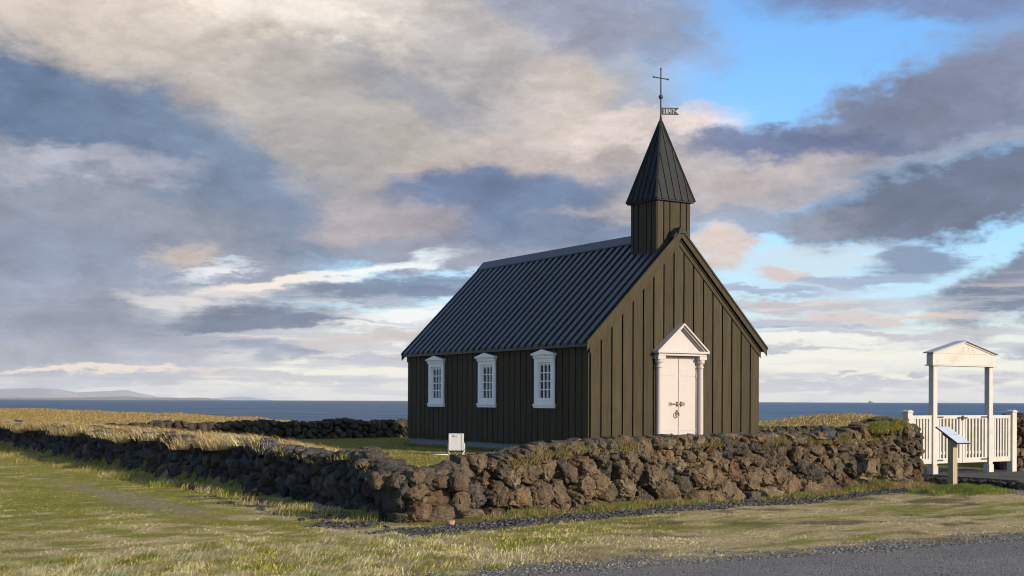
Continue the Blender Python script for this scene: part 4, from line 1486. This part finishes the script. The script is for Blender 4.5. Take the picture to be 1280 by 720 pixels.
def print_mat():
    mt, g, p = material('sign_print')
    oc = g.n('ShaderNodeTexCoord').outputs['Object']
    br = g.n('ShaderNodeTexBrick'); br.inputs['Scale'].default_value = 14.0
    br.inputs['Color1'].default_value = (0.42, 0.44, 0.52, 1); br.inputs['Color2'].default_value = (0.48, 0.50, 0.58, 1); br.inputs['Mortar'].default_value = (0.55, 0.57, 0.64, 1)
    br.inputs['Mortar Size'].default_value = 0.05
    g.setin(br, 'Vector', oc)
    n = g.noise(oc, 9.0, 3)
    c = g.mix(g.rng(n, 0.55, 0.62), br.outputs['Color'], (0.42, 0.45, 0.55))
    g.setin(p, 'Base Color', c)
    p.inputs['Roughness'].default_value = 0.22
    return mt


M_print = print_mat()
b = MB(PF_); b.box(-.168, .168, -.278, -.004, .0125, .0155); b.box(-.168, .168, .004, .278, .0125, .0155)
b.build('print', M_print, panel)

# ------------------------------------------------------------------ floodlight box on the lawn
LP = np.array((-1.36, 31.0))
zl = float(height(LP[0], LP[1]))
lampo = empty('floodlight', (LP[0], LP[1], zl), R(-6))
lampo.scale = (0.88, 0.88, 0.92)
tag(lampo, 'white floodlight box on a bent tube stand facing the church', 'floodlight')
b = MB()
b.box(-.20, .20, -.06, .06, .13, .57)
b.box(-.205, .205, -.068, .068, .555, .578)
b.box(-.205, -.165, -.072, -.061, .13, .554); b.box(.165, .205, -.072, -.061, .13, .554)
for i in range(9):
    x = -.14 + i * .035
    b.box(x - .015, x + .015, -.0625, -.0605, .15, .52)
b.box(-.065, .065, -.09, -.0725, .50, .545)
b.build('housing', M_lampbox, lampo, 0.006)
b = MB()
for sg in (-1, 1):
    pts_ = [(sg * .225, 0, .30), (sg * .235, 0, .12), (sg * .17, -.10, .02), (sg * .10, -.16, .015)]
    for a_, c_ in zip(pts_[:-1], pts_[1:]): b.tube(a_, c_, .013, .013, 8)
    b.tube((sg * .17, -.10, .02), (sg * .20, .22, .02), .013, .013, 8)
    b.tube((sg * .20, 0, .30), (sg * .235, 0, .30), .02, .02, 8)
b.tube((-.10, -.16, .015), (.10, -.16, .015), .013, .013, 8)
b.build('stand', M_lampbox, lampo, 0, True)
b = MB()
b.tube((-.20, -.17, .02), (-.75, -.14, .02), .014, .014, 8)
b.build('conduit', M_lampbox, lampo, 0, True)

# ------------------------------------------------------------------ ship and skerries on the sea
sx, sy = pxm(1088, 6200), 6200.0
ship = empty('ship', (sx, sy, SEA_Z), R(8))
tag(ship, 'tiny dark ship far out on the horizon', 'ship')
b = MB()
hull = [(-13, 2.6), (-12, 0), (11, 0), (13.5, 3.4), (9, 3.0)]
b.prism(hull, -2.6, 2.6); b.build('hull', M_ship, ship)
b = MB(); b.prism([(-8, 2.6), (3, 2.8), (2, 6.5), (-1, 7.0), (-7, 5.4)], -2.0, 2.0); b.build('deckhouse', M_ship, ship)
b = MB(); b.tube((-2.5, 0, 5.5), (-2.5, 0, 14.5), 0.9, 0.5, 6); b.tube((-2.5, 0, 11), (7.5, 0, 4.5), .45, .45, 6); b.build('mast', M_ship, ship)
for px_, w_, lab in ((967, 7.0, 'dark wave-washed skerry nearer the church in the open sea'), (981, 3.5, 'smaller dark skerry to the right of the larger one in the sea')):
    d = 1150.0
    o = loose_rock('skerry', (pxm(px_, d), d, SEA_Z), w_ * 0.5, 61, (0.03, 0.03, 0.035), 3, 0.35, 0.4)
    o.scale = (1, 0.5, 0.35 if w_ > 4 else .25)
    tag(o, lab, 'rock', 'skerries off the shore')

# ------------------------------------------------------------------ loose stones
def on_px(px, py, z=0.0):
    hy_ = 500.8 + 0.0037 * (px - 640)
    Y = (1.7 - z) * 1580 / (py - hy_)
    return (px - 640) / 1580 * Y, Y


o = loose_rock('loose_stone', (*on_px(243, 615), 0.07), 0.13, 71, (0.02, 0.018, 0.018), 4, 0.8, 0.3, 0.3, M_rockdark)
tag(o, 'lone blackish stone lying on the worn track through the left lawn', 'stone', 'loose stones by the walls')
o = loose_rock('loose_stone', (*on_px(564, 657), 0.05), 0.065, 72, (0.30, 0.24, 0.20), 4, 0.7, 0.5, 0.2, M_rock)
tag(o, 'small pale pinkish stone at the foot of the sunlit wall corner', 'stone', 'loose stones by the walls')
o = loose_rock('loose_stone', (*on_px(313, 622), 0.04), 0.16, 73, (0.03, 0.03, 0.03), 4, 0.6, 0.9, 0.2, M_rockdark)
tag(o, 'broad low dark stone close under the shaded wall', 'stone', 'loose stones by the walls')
rs = np.random.default_rng(31)
for i in range(26):
    px_ = rs.uniform(255, 490); py_ = 628 + (px_ - 255) * 0.115 + rs.uniform(-9, 9)
    x, y = on_px(px_, py_)
    if dleft(x, y) > -0.25: continue
    o = loose_rock('loose_stone', (x, y, float(height(x, y)) + 0.01), rs.uniform(.03, .085), 200 + i, np.array((.038, .037, .037)) * rs.uniform(.7, 1.6), 3, rs.uniform(.4, .7), rs.uniform(0, 6), rs.uniform(-.3, .3), M_rockdark)
    tag(o, 'small dark stone scattered in the grass below the shaded wall', 'stone', 'scattered stones under the shaded wall')

# ------------------------------------------------------------------ gravel (uncountable)
def gravel(name, P, size, cols_, seed):
    r = np.random.default_rng(seed)
    bm = bmesh.new(); bmesh.ops.create_icosphere(bm, subdivisions=1, radius=1.0)
    bv = np.array([v.co[:] for v in bm.verts]); bf = np.array([[v.index for v in f.verts] for f in bm.faces]); bm.free()
    n = len(P)
    sc = size[0] + (size[1] - size[0]) * r.random(n) ** 3.2
    jit = 1 + 0.45 * (r.random((n, len(bv))) - 0.5)
    A = r.uniform(0, 6.28, n)
    ax = np.c_[r.uniform(.7, 1.3, n), r.uniform(.7, 1.3, n), r.uniform(.4, .8, n)]
    v = bv[None] * jit[:, :, None] * ax[:, None, :] * sc[:, None, None]
    x = v[:, :, 0] * np.cos(A)[:, None] - v[:, :, 1] * np.sin(A)[:, None]; y = v[:, :, 0] * np.sin(A)[:, None] + v[:, :, 1] * np.cos(A)[:, None]
    V = np.stack([x + P[:, 0:1], y + P[:, 1:2], v[:, :, 2] + P[:, 2:3] + sc[:, None] * 0.15], 2).reshape(-1, 3)
    F = (bf[None] + (np.arange(n) * len(bv))[:, None, None]).reshape(-1, 3)
    c = np.array(cols_)[r.integers(0, len(cols_), n)] * r.uniform(.6, 1.4, n)[:, None]
    o = mesh_np(name, V, F, M_pebble, None, np.repeat(c, len(bv), 0))
    return tag(o, kind='stuff')


def scatter(n, x0, x1, y0, y1, dens, seed):
    r = np.random.default_rng(seed)
    x = r.uniform(x0, x1, n); y = r.uniform(y0, y1, n)
    k = r.random(n) < dens(x, y)
    x, y = x[k], y[k]
    return np.c_[x, y, height(x, y)]


def in_view(x, y, mrg=0.05): return (np.abs(x) < (640 / 1580 + mrg) * y).astype(float)


P_ = scatter(200000, -3, 10.5, 15.5, 28, lambda x, y: masks(x, y)[0] * 0.8 * in_view(x, y), 81)
gv = gravel('gravel', P_, (0.007, 0.034), ((0.044, 0.043, 0.043), (0.065, 0.063, 0.061), (0.032, 0.031, 0.031), (0.095, 0.088, 0.08)), 82)
tag(gv, 'strip of dark lava gravel along the foot of the sunlit wall', 'gravel')
P_ = scatter(330000, -1, 13, 11.3, 24, lambda x, y: np.maximum(masks(x, y)[1] * sstep(0.55, 0.0, droad(x, y)), masks(x, y)[2] * 0.8) * 0.9 * in_view(x, y), 83)
gv2 = gravel('gravel', P_, (0.003, 0.019), ((0.11, 0.106, 0.10), (0.15, 0.145, 0.138), (0.085, 0.082, 0.078), (0.20, 0.19, 0.175)), 84)
tag(gv2, 'loose grey gravel along the road edge and the gate approach', 'gravel')
P_ = scatter(40000, -1, 13, 10.5, 19, lambda x, y: (0.25 + 0.75 * sstep(0.9, 0.0, droad(x, y))) * sstep(-0.1, 0.1, droad(x, y)) * in_view(x, y), 85)
P_[:, 2] += 0.012
gv3 = gravel('gravel', P_, (0.004, 0.012), ((0.11, 0.11, 0.12), (0.15, 0.15, 0.16), (0.07, 0.07, 0.075)), 86)
tag(gv3, 'fine grit lying on the dark road surface', 'gravel')


# ------------------------------------------------------------------ grass (uncountable)
def blades(name, P, h, w, lean, az_, col, label=None, jitter=0.25, seed=1):
    r = np.random.default_rng(seed)
    n = len(P)
    fa = r.uniform(0, math.pi, n)
    a = az_ + r.normal(0, 0.55, n)
    ld = np.c_[np.cos(a), np.sin(a), np.zeros(n)]
    sd_ = np.c_[np.cos(fa), np.sin(fa), np.zeros(n)] * (w / 2)[:, None]
    up_ = np.array((0, 0, 1.0))
    base = P.copy(); base[:, 2] -= 0.01
    mid = base + up_ * (h * 0.58)[:, None] + ld * (h * lean * 0.35)[:, None]
    tip = base + up_ * (h * (1 - 0.45 * np.minimum(lean, 1.2)))[:, None] + ld * (h * lean * 1.0)[:, None]
    V = np.stack([base - sd_, base + sd_, mid + sd_ * 0.75, mid - sd_ * 0.75, tip], 1).reshape(-1, 3)
    o = np.arange(n)[:, None] * 5
    c = col * (1 + jitter * r.normal(0, 1, n))[:, None].clip(0.4, 1.8)
    c = np.repeat(np.clip(c, 0.005, 0.7), 5, 0)
    ob = mesh_np(name, V, [o + np.array([[0, 1, 2, 3]]), o + np.array([[3, 2, 4]])], M_grass, None, c)
    tag(ob, label, 'grass', None, 'stuff')
    return ob


def clear(x, y):
    """1 where turf can grow"""
    st, sh, wp, tr = masks(x, y)
    k = (1 - st) * (1 - np.clip(sh * 1.25, 0, 1)) * (1 - 0.97 * wp) * (1 - 0.7 * tr)
    df, dl, s, sl = dfront(x, y), dleft(x, y), sfront(x, y), sleft(x, y)
    on_f = (df > -0.12) & (df < 0.75) & (s > -0.2) & (s < 13.2)
    on_l = (dl > -0.12) & (dl < 0.6) & (sl > -0.2) & (sl < LL)
    cx, cy = x - CHC[0], y - CHC[1]
    u, v = cx * UR[0] + cy * UR[1], cx * UL[0] + cy * UL[1]
    ch = (np.abs(u) < hw + .02) & (np.abs(v) < hl + .02)
    pth = (gs(x, y) > -0.3) & (gs(x, y) < 2.9) & (gd(x, y) > -2.1) & (gd(x, y) < 3.2)
    return k * (~on_f) * (~on_l) * (~ch) * (~pth) * (droad(x, y) < 0.25)


# foreground turf
def dens_near(x, y): return clear(x, y) * in_view(x, y) * (dfront(x, y) < 0.2) .astype(float) * np.maximum((dleft(x, y) < 0.2), 0) * np.clip((16.0 / y) ** 2.0, 0.05, 1)
def dens_lawn(x, y):
    outside = ((dfront(x, y) < 0.0) | (dleft(x, y) < 0.0)).astype(float)
    return clear(x, y) * in_view(x, y) * outside * np.clip((15.0 / y) ** 1.6, 0.06, 1)


P_ = scatter(750000, -20, 13, 11.0, 46, lambda x, y: dens_lawn(x, y), 101)
r = np.random.default_rng(102)
c, w = turf_color(P_[:, 0], P_[:, 1])
hn = fbm(P_[:, :2] * 3.2, 61, 3)
dist = np.hypot(P_[:, 0], P_[:, 1])
h = (0.024 + 0.068 * hn ** 1.5 + 0.025 * w * hn) * r.uniform(.6, 1.5, len(P_)) * (0.55 + 0.45 * sstep(-0.2, -1.6, dfront(P_[:, 0], P_[:, 1])))
h *= 1 - 0.55 * sstep(-0.5, 3, P_[:, 0])
ln = 0.6 + 0.5 * w + 0.3 * r.random(len(P_)) + 0.5 * sstep(-0.5, 3, P_[:, 0])
wind = 0.4 + 1.6 * (fbm(P_[:, :2] * 1.6, 65, 2) - 0.5) * 3
blades('grass', P_, h, (0.0045 + 0.00030 * dist) * r.uniform(.7, 1.3, len(P_)), ln, wind, c, 'short green and straw coloured grass on the lawn outside the walls', 0.36, 103)

# wind-combed straw tussocks in the foreground
r = np.random.default_rng(111)
n = 4200
x = r.uniform(-15, 9, n); y = 11.3 + 22 * r.random(n) ** 1.5
wt_ = turf_color(x, y)[1]
k = (r.random(n) < (0.16 + 0.84 * sstep(0.3, 0.75, wt_)) * np.clip((17 / y), 0, 1) * clear(x, y) * in_view(x, y) * ((dfront(x, y) < -0.8) & (dleft(x, y) < -0.9)) * (1 - 0.8 * sstep(0.5, 3.5, x)))
x, y = x[k], y[k]
per = 150
szt = np.repeat(r.uniform(.5, 1.3, len(x)), per)
tx = np.repeat(x, per) + r.normal(0, 0.14, len(x) * per) * szt; ty = np.repeat(y, per) + r.normal(0, 0.09, len(x) * per) * szt
sc_ = np.repeat(r.uniform(.6, 1.25, len(x)), per)
P_ = np.c_[tx, ty, height(tx, ty)]
h = r.uniform(.05, .135, len(tx)) * sc_ * np.exp(-((tx - np.repeat(x, per)) / 0.25) ** 2)
tc_ = np.repeat(np.array((STRAW * 1.3, STRAW * 1.1, STRAW * 1.15, OLIVE * 1.3))[r.integers(0, 4, len(x))], per, 0)
wd = np.repeat(r.normal(0.3, 0.8, len(x)), per)
blades('grass', P_, h, r.uniform(.004, .008, len(tx)), r.uniform(.9, 1.7, len(tx)), wd, tc_, 'wind-combed straw tussocks on the near lawn', 0.18, 112)


def tufts(label, xy, per, spread, hh, ww, cols_, seed, lean=(0.2, 0.8), zfun=None, wind=(0.5, 0.6), offz=0.0):
    r = np.random.default_rng(seed)
    n = len(xy)
    tx = np.repeat(xy[:, 0], per) + r.normal(0, spread, n * per); ty = np.repeat(xy[:, 1], per) + r.normal(0, spread, n * per)
    z = (zfun(tx, ty) if zfun else height(tx, ty)) + offz
    sc_ = np.repeat(r.uniform(.55, 1.2, n), per)
    h = r.uniform(hh[0], hh[1], n * per) * sc_
    cc = np.repeat(np.array(cols_)[r.integers(0, len(cols_), n)], per, 0)
    return blades('grass', np.c_[tx, ty, z], h, r.uniform(ww[0], ww[1], n * per), r.uniform(lean[0], lean[1], n * per), np.repeat(r.normal(wind[0], wind[1], n), per), cc, label, 0.2, seed + 1)


# low weeds and darker clumps through the lawn
r = np.random.default_rng(115)
n = 5200
x = r.uniform(-17, 10, n); y = 11.5 + 26 * r.random(n) ** 1.3
k = r.random(n) < clear(x, y) * in_view(x, y) * ((dfront(x, y) < -0.8) & (dleft(x, y) < -0.7)) * (1 - 0.75 * sstep(-0.5, 2.5, x))
xy = np.c_[x, y][k]
tufts('low clumps of darker grass and weeds through the lawn', xy, 46, 0.06, (.04, .11), (.006, .012), (GREEN * 0.75, GREEN * 1.1, OLIVE * 0.8, OLIVE * 1.25, STRAW * 1.1), 117, (0.5, 1.3))

# foot of the shaded wall
r = np.random.default_rng(121)
n = 700
sl_ = 0.6 + 33 * r.random(n) ** 1.0; a_ = r.uniform(0.12, 0.9, n) ** 1.3
kp = r.random(n) < (0.18 + 0.82 * sstep(0.42, 0.6, fbm(np.c_[sl_ * 0.8, a_ * 0], 123, 3))) * (0.35 + 0.65 * sstep(4, 9, sl_))
sl_, a_ = sl_[kp], a_[kp]
xy = CORNER + LD * sl_[:, None] + LN * a_[:, None]
tufts('longer grass growing along the foot of the shaded stone wall', xy, 60, 0.12, (.06, .19), (.006, .012), (OLIVE * 0.8, GREEN * 0.95, STRAW * 0.7, OLIVE * 1.0), 125, (0.2, 0.9))
# straw stems on the left field edge and top of the shaded wall
n = 4200
sl_ = 5.5 + 30 * r.random(n) ** 0.9; d_ = r.uniform(-0.1, 2.6, n)
kp = r.random(n) < 0.35 + 0.65 * sstep(0.4, 0.6, fbm(np.c_[sl_ * 0.6, d_ * 0], 127, 3))
sl_, d_ = sl_[kp], d_[kp]
xy = CORNER + LD * sl_[:, None] - LN * (0.30 + d_)[:, None]
def ztop_left(x, y):
    s_ = sleft(x, y); d = dleft(x, y)
    return np.where(d < 0.65, np.array([Hleft(q_) for q_ in s_]) - 0.12, height(x, y))
tufts('dry golden grass blowing along the top of the shaded stone wall', xy, 40, 0.11, (.12, .34), (.008, .016), (GOLD * 1.3, STRAW * 1.1, GOLD * 1.1, GOLD * 0.9), 129, (0.5, 1.3), ztop_left, (-2.4, 0.5))
n = 90
sl_ = 1.0 + 6 * r.random(n); xy = CORNER + LD * sl_[:, None] - LN * r.uniform(.35, 1.0, n)[:, None]
tufts('short olive turf on top of the shaded wall near its corner', xy, 60, 0.10, (.05, .14), (.006, .010), (OLIVE, GREEN * 1.1, GOLD * .8), 133, (0.4, 1.0), ztop_left, (-2.4, 0.6))

# turf on the sunlit wall
def ztop_front(x, y):
    s_ = sfront(x, y); d = dfront(x, y)
    return np.where(d < 0.8, np.array([Hfront(q_) for q_ in s_]) - 0.10 - 0.10 * np.clip(0.2 - d, 0, 1) / 0.2 + 0.07 * (fbm(np.c_[s_ * 3, d * 3], 77, 2) - 0.4), height(x, y))
n = 1700
s_ = r.uniform(1.9, 10.6, n); d_ = r.uniform(0.10, 0.66, n)
kp = r.random(n) < 0.06 + 0.94 * sstep(0.44, 0.6, fbm(np.c_[s_ * 1.4, d_ * 0], 135, 3))
xy = (CORNER + FD * s_[:, None] - FN * d_[:, None])[kp]
tufts('turf and short grass capping the sunlit stone wall', xy, 60, 0.055, (.035, .13), (.004, .008), (OLIVE * 0.55, STRAW * 0.5, GREEN * 0.6, GOLD * 0.5), 137, (0.3, 1.0), ztop_front)
n = 260
s_ = r.uniform(11.35, 12.6, n); d_ = r.uniform(-0.02, 0.60, n)
xy = (CORNER + FD * s_[:, None] - FN * d_[:, None])
tufts('mossy turf cap on the raised end of the sunlit wall', xy, 110, 0.05, (.04, .12), (.004, .007), (GREEN * 0.9, OLIVE * 0.8, GREEN * 0.7), 139, (0.3, 1.1), lambda x, y: ztop_front(x, y) + 0.05)
# grassy mound behind the wall
n = 520
mx, my = CORNER + FD * 11.15 - FN * 0.75
xy = np.c_[mx + r.normal(0, .42, n), my + r.normal(0, .34, n)]
xy = xy[(dfront(xy[:, 0], xy[:, 1]) > 0.12)]
tufts('green grass on the mound behind the sunlit wall', xy, 60, 0.05, (.04, .10), (.005, .009), (GREEN * 1.25, OLIVE * 1.15, GREEN * 1.0), 141, (0.3, 0.9), lambda x, y: np.maximum(height(x, y), 0.95 * np.where(dfront(x, y) < .6, 1, 0)))
# foot of the sunlit wall
n = 1000
s_ = r.uniform(0.9, 13.2, n); a_ = r.uniform(0.05, 0.42, n)
kp = r.random(n) < 0.06 + 0.94 * sstep(0.47, 0.60, fbm(np.c_[s_ * 0.9, a_ * 0], 143, 3))
xy = (CORNER + FD * s_[:, None] + FN * a_[:, None])[kp]
tufts('golden and green grass at the foot of the sunlit stone wall', xy, 70, 0.06, (.03, .15), (.004, .008), (GOLD * 0.7, LUSH * 1.3, LUSH * 1.1, OLIVE * 0.8, GOLD * 0.6), 145, (0.2, 0.9))
# tuft round the sign post
n = 420
xy = np.c_[8.22 + r.normal(0, .34, n), 23.2 + r.normal(0, .24, n)]
tufts('lush green grass tuft at the foot of the information sign', xy, 50, 0.05, (.04, .14), (.004, .008), (LUSH * 1.1, LUSH * 1.3, GREEN), 149, (0.3, 0.9))
# dry tuft on the right of the gate path
n = 60
xy = GATE0 + UL * r.uniform(-2.9, -1.6, n)[:, None] + UR * r.uniform(1.0, 2.4, n)[:, None]
tufts('dry brown grass tufts beside the gate path', xy, 50, 0.09, (.06, .18), (.005, .009), (GOLD * 0.55, OLIVE * 0.7, SOIL * 2), 151, (0.3, 1.0))

# churchyard lawn
def dens_yard(x, y): return clear(x, y) * in_view(x, y) * ((dfront(x, y) > 0.5) & (dleft(x, y) > 0.5) & (drear(x, y) < 0.1))
P_ = scatter(330000, -13, 18, 20, 54, dens_yard, 161)
c, w = turf_color(P_[:, 0], P_[:, 1])
r = np.random.default_rng(162)
blades('grass', P_, (0.02 + 0.045 * fbm(P_[:, :2] * 1.5, 63, 3)) * r.uniform(.6, 1.4, len(P_)), r.uniform(.012, .02, len(P_)), 0.5 + 0.5 * r.random(len(P_)), 0.5 + r.normal(0, .4, len(P_)), c, 'short olive lawn inside the churchyard walls', 0.15, 163)
# dark growth along the church foundation
n = 200
t_ = r.uniform(0.0, 9.4, n); xy = CH0 + UL * t_[:, None] - UR * (0.08 + 0.25 * r.random(n))[:, None]
tufts('weeds along the church foundation', xy, 40, 0.05, (.05, .16), (.006, .012), (GREEN * .7, OLIVE * .7), 165, (0.2, 0.8))

# golden fields towards the sea
def dens_field(x, y):
    out = np.maximum((dleft(x, y) < -0.0) & (y > 42), (drear(x, y) > 0.7)).astype(float)
    yc = np.interp(x, COAST[:, 0], COAST[:, 1])
    return in_view(x, y) * out * (y < yc + 3) * np.clip((60.0 / y) ** 1.3, 0.12, 1)
P_ = scatter(900000, -85, 40, 38, 200, dens_field, 171)
c, w = turf_color(P_[:, 0], P_[:, 1])
dist = P_[:, 1]
r = np.random.default_rng(172)
blades('grass', P_, (0.07 + 0.20 * fbm(P_[:, :2] * 0.5, 67, 3)) * r.uniform(.6, 1.3, len(P_)), 0.006 + 0.00055 * dist * r.uniform(.7, 1.3, len(P_)), 0.6 + 0.7 * r.random(len(P_)), 0.3 + r.normal(0, .3, len(P_)), c, 'long golden grass on the fields and dunes towards the sea', 0.16, 173)

# ------------------------------------------------------------------ haze
HAZE = 3.8e-5
mt = bpy.data.materials.new('haze_air'); mt.use_nodes = True
t = mt.node_tree; t.nodes.clear()
pv = t.nodes.new('ShaderNodeVolumePrincipled')
pv.inputs['Color'].default_value = (0.95, 0.97, 1.0, 1)
pv.inputs['Density'].default_value = HAZE
pv.inputs['Anisotropy'].default_value = 0.0
mo = t.nodes.new('ShaderNodeOutputMaterial'); t.links.new(pv.outputs[0], mo.inputs['Volume'])
b = MB(); b.box(-16000, 16000, -9000, 27500, -40, 205)
hz_o = b.build('haze', mt)
tag(hz_o, kind='stuff')
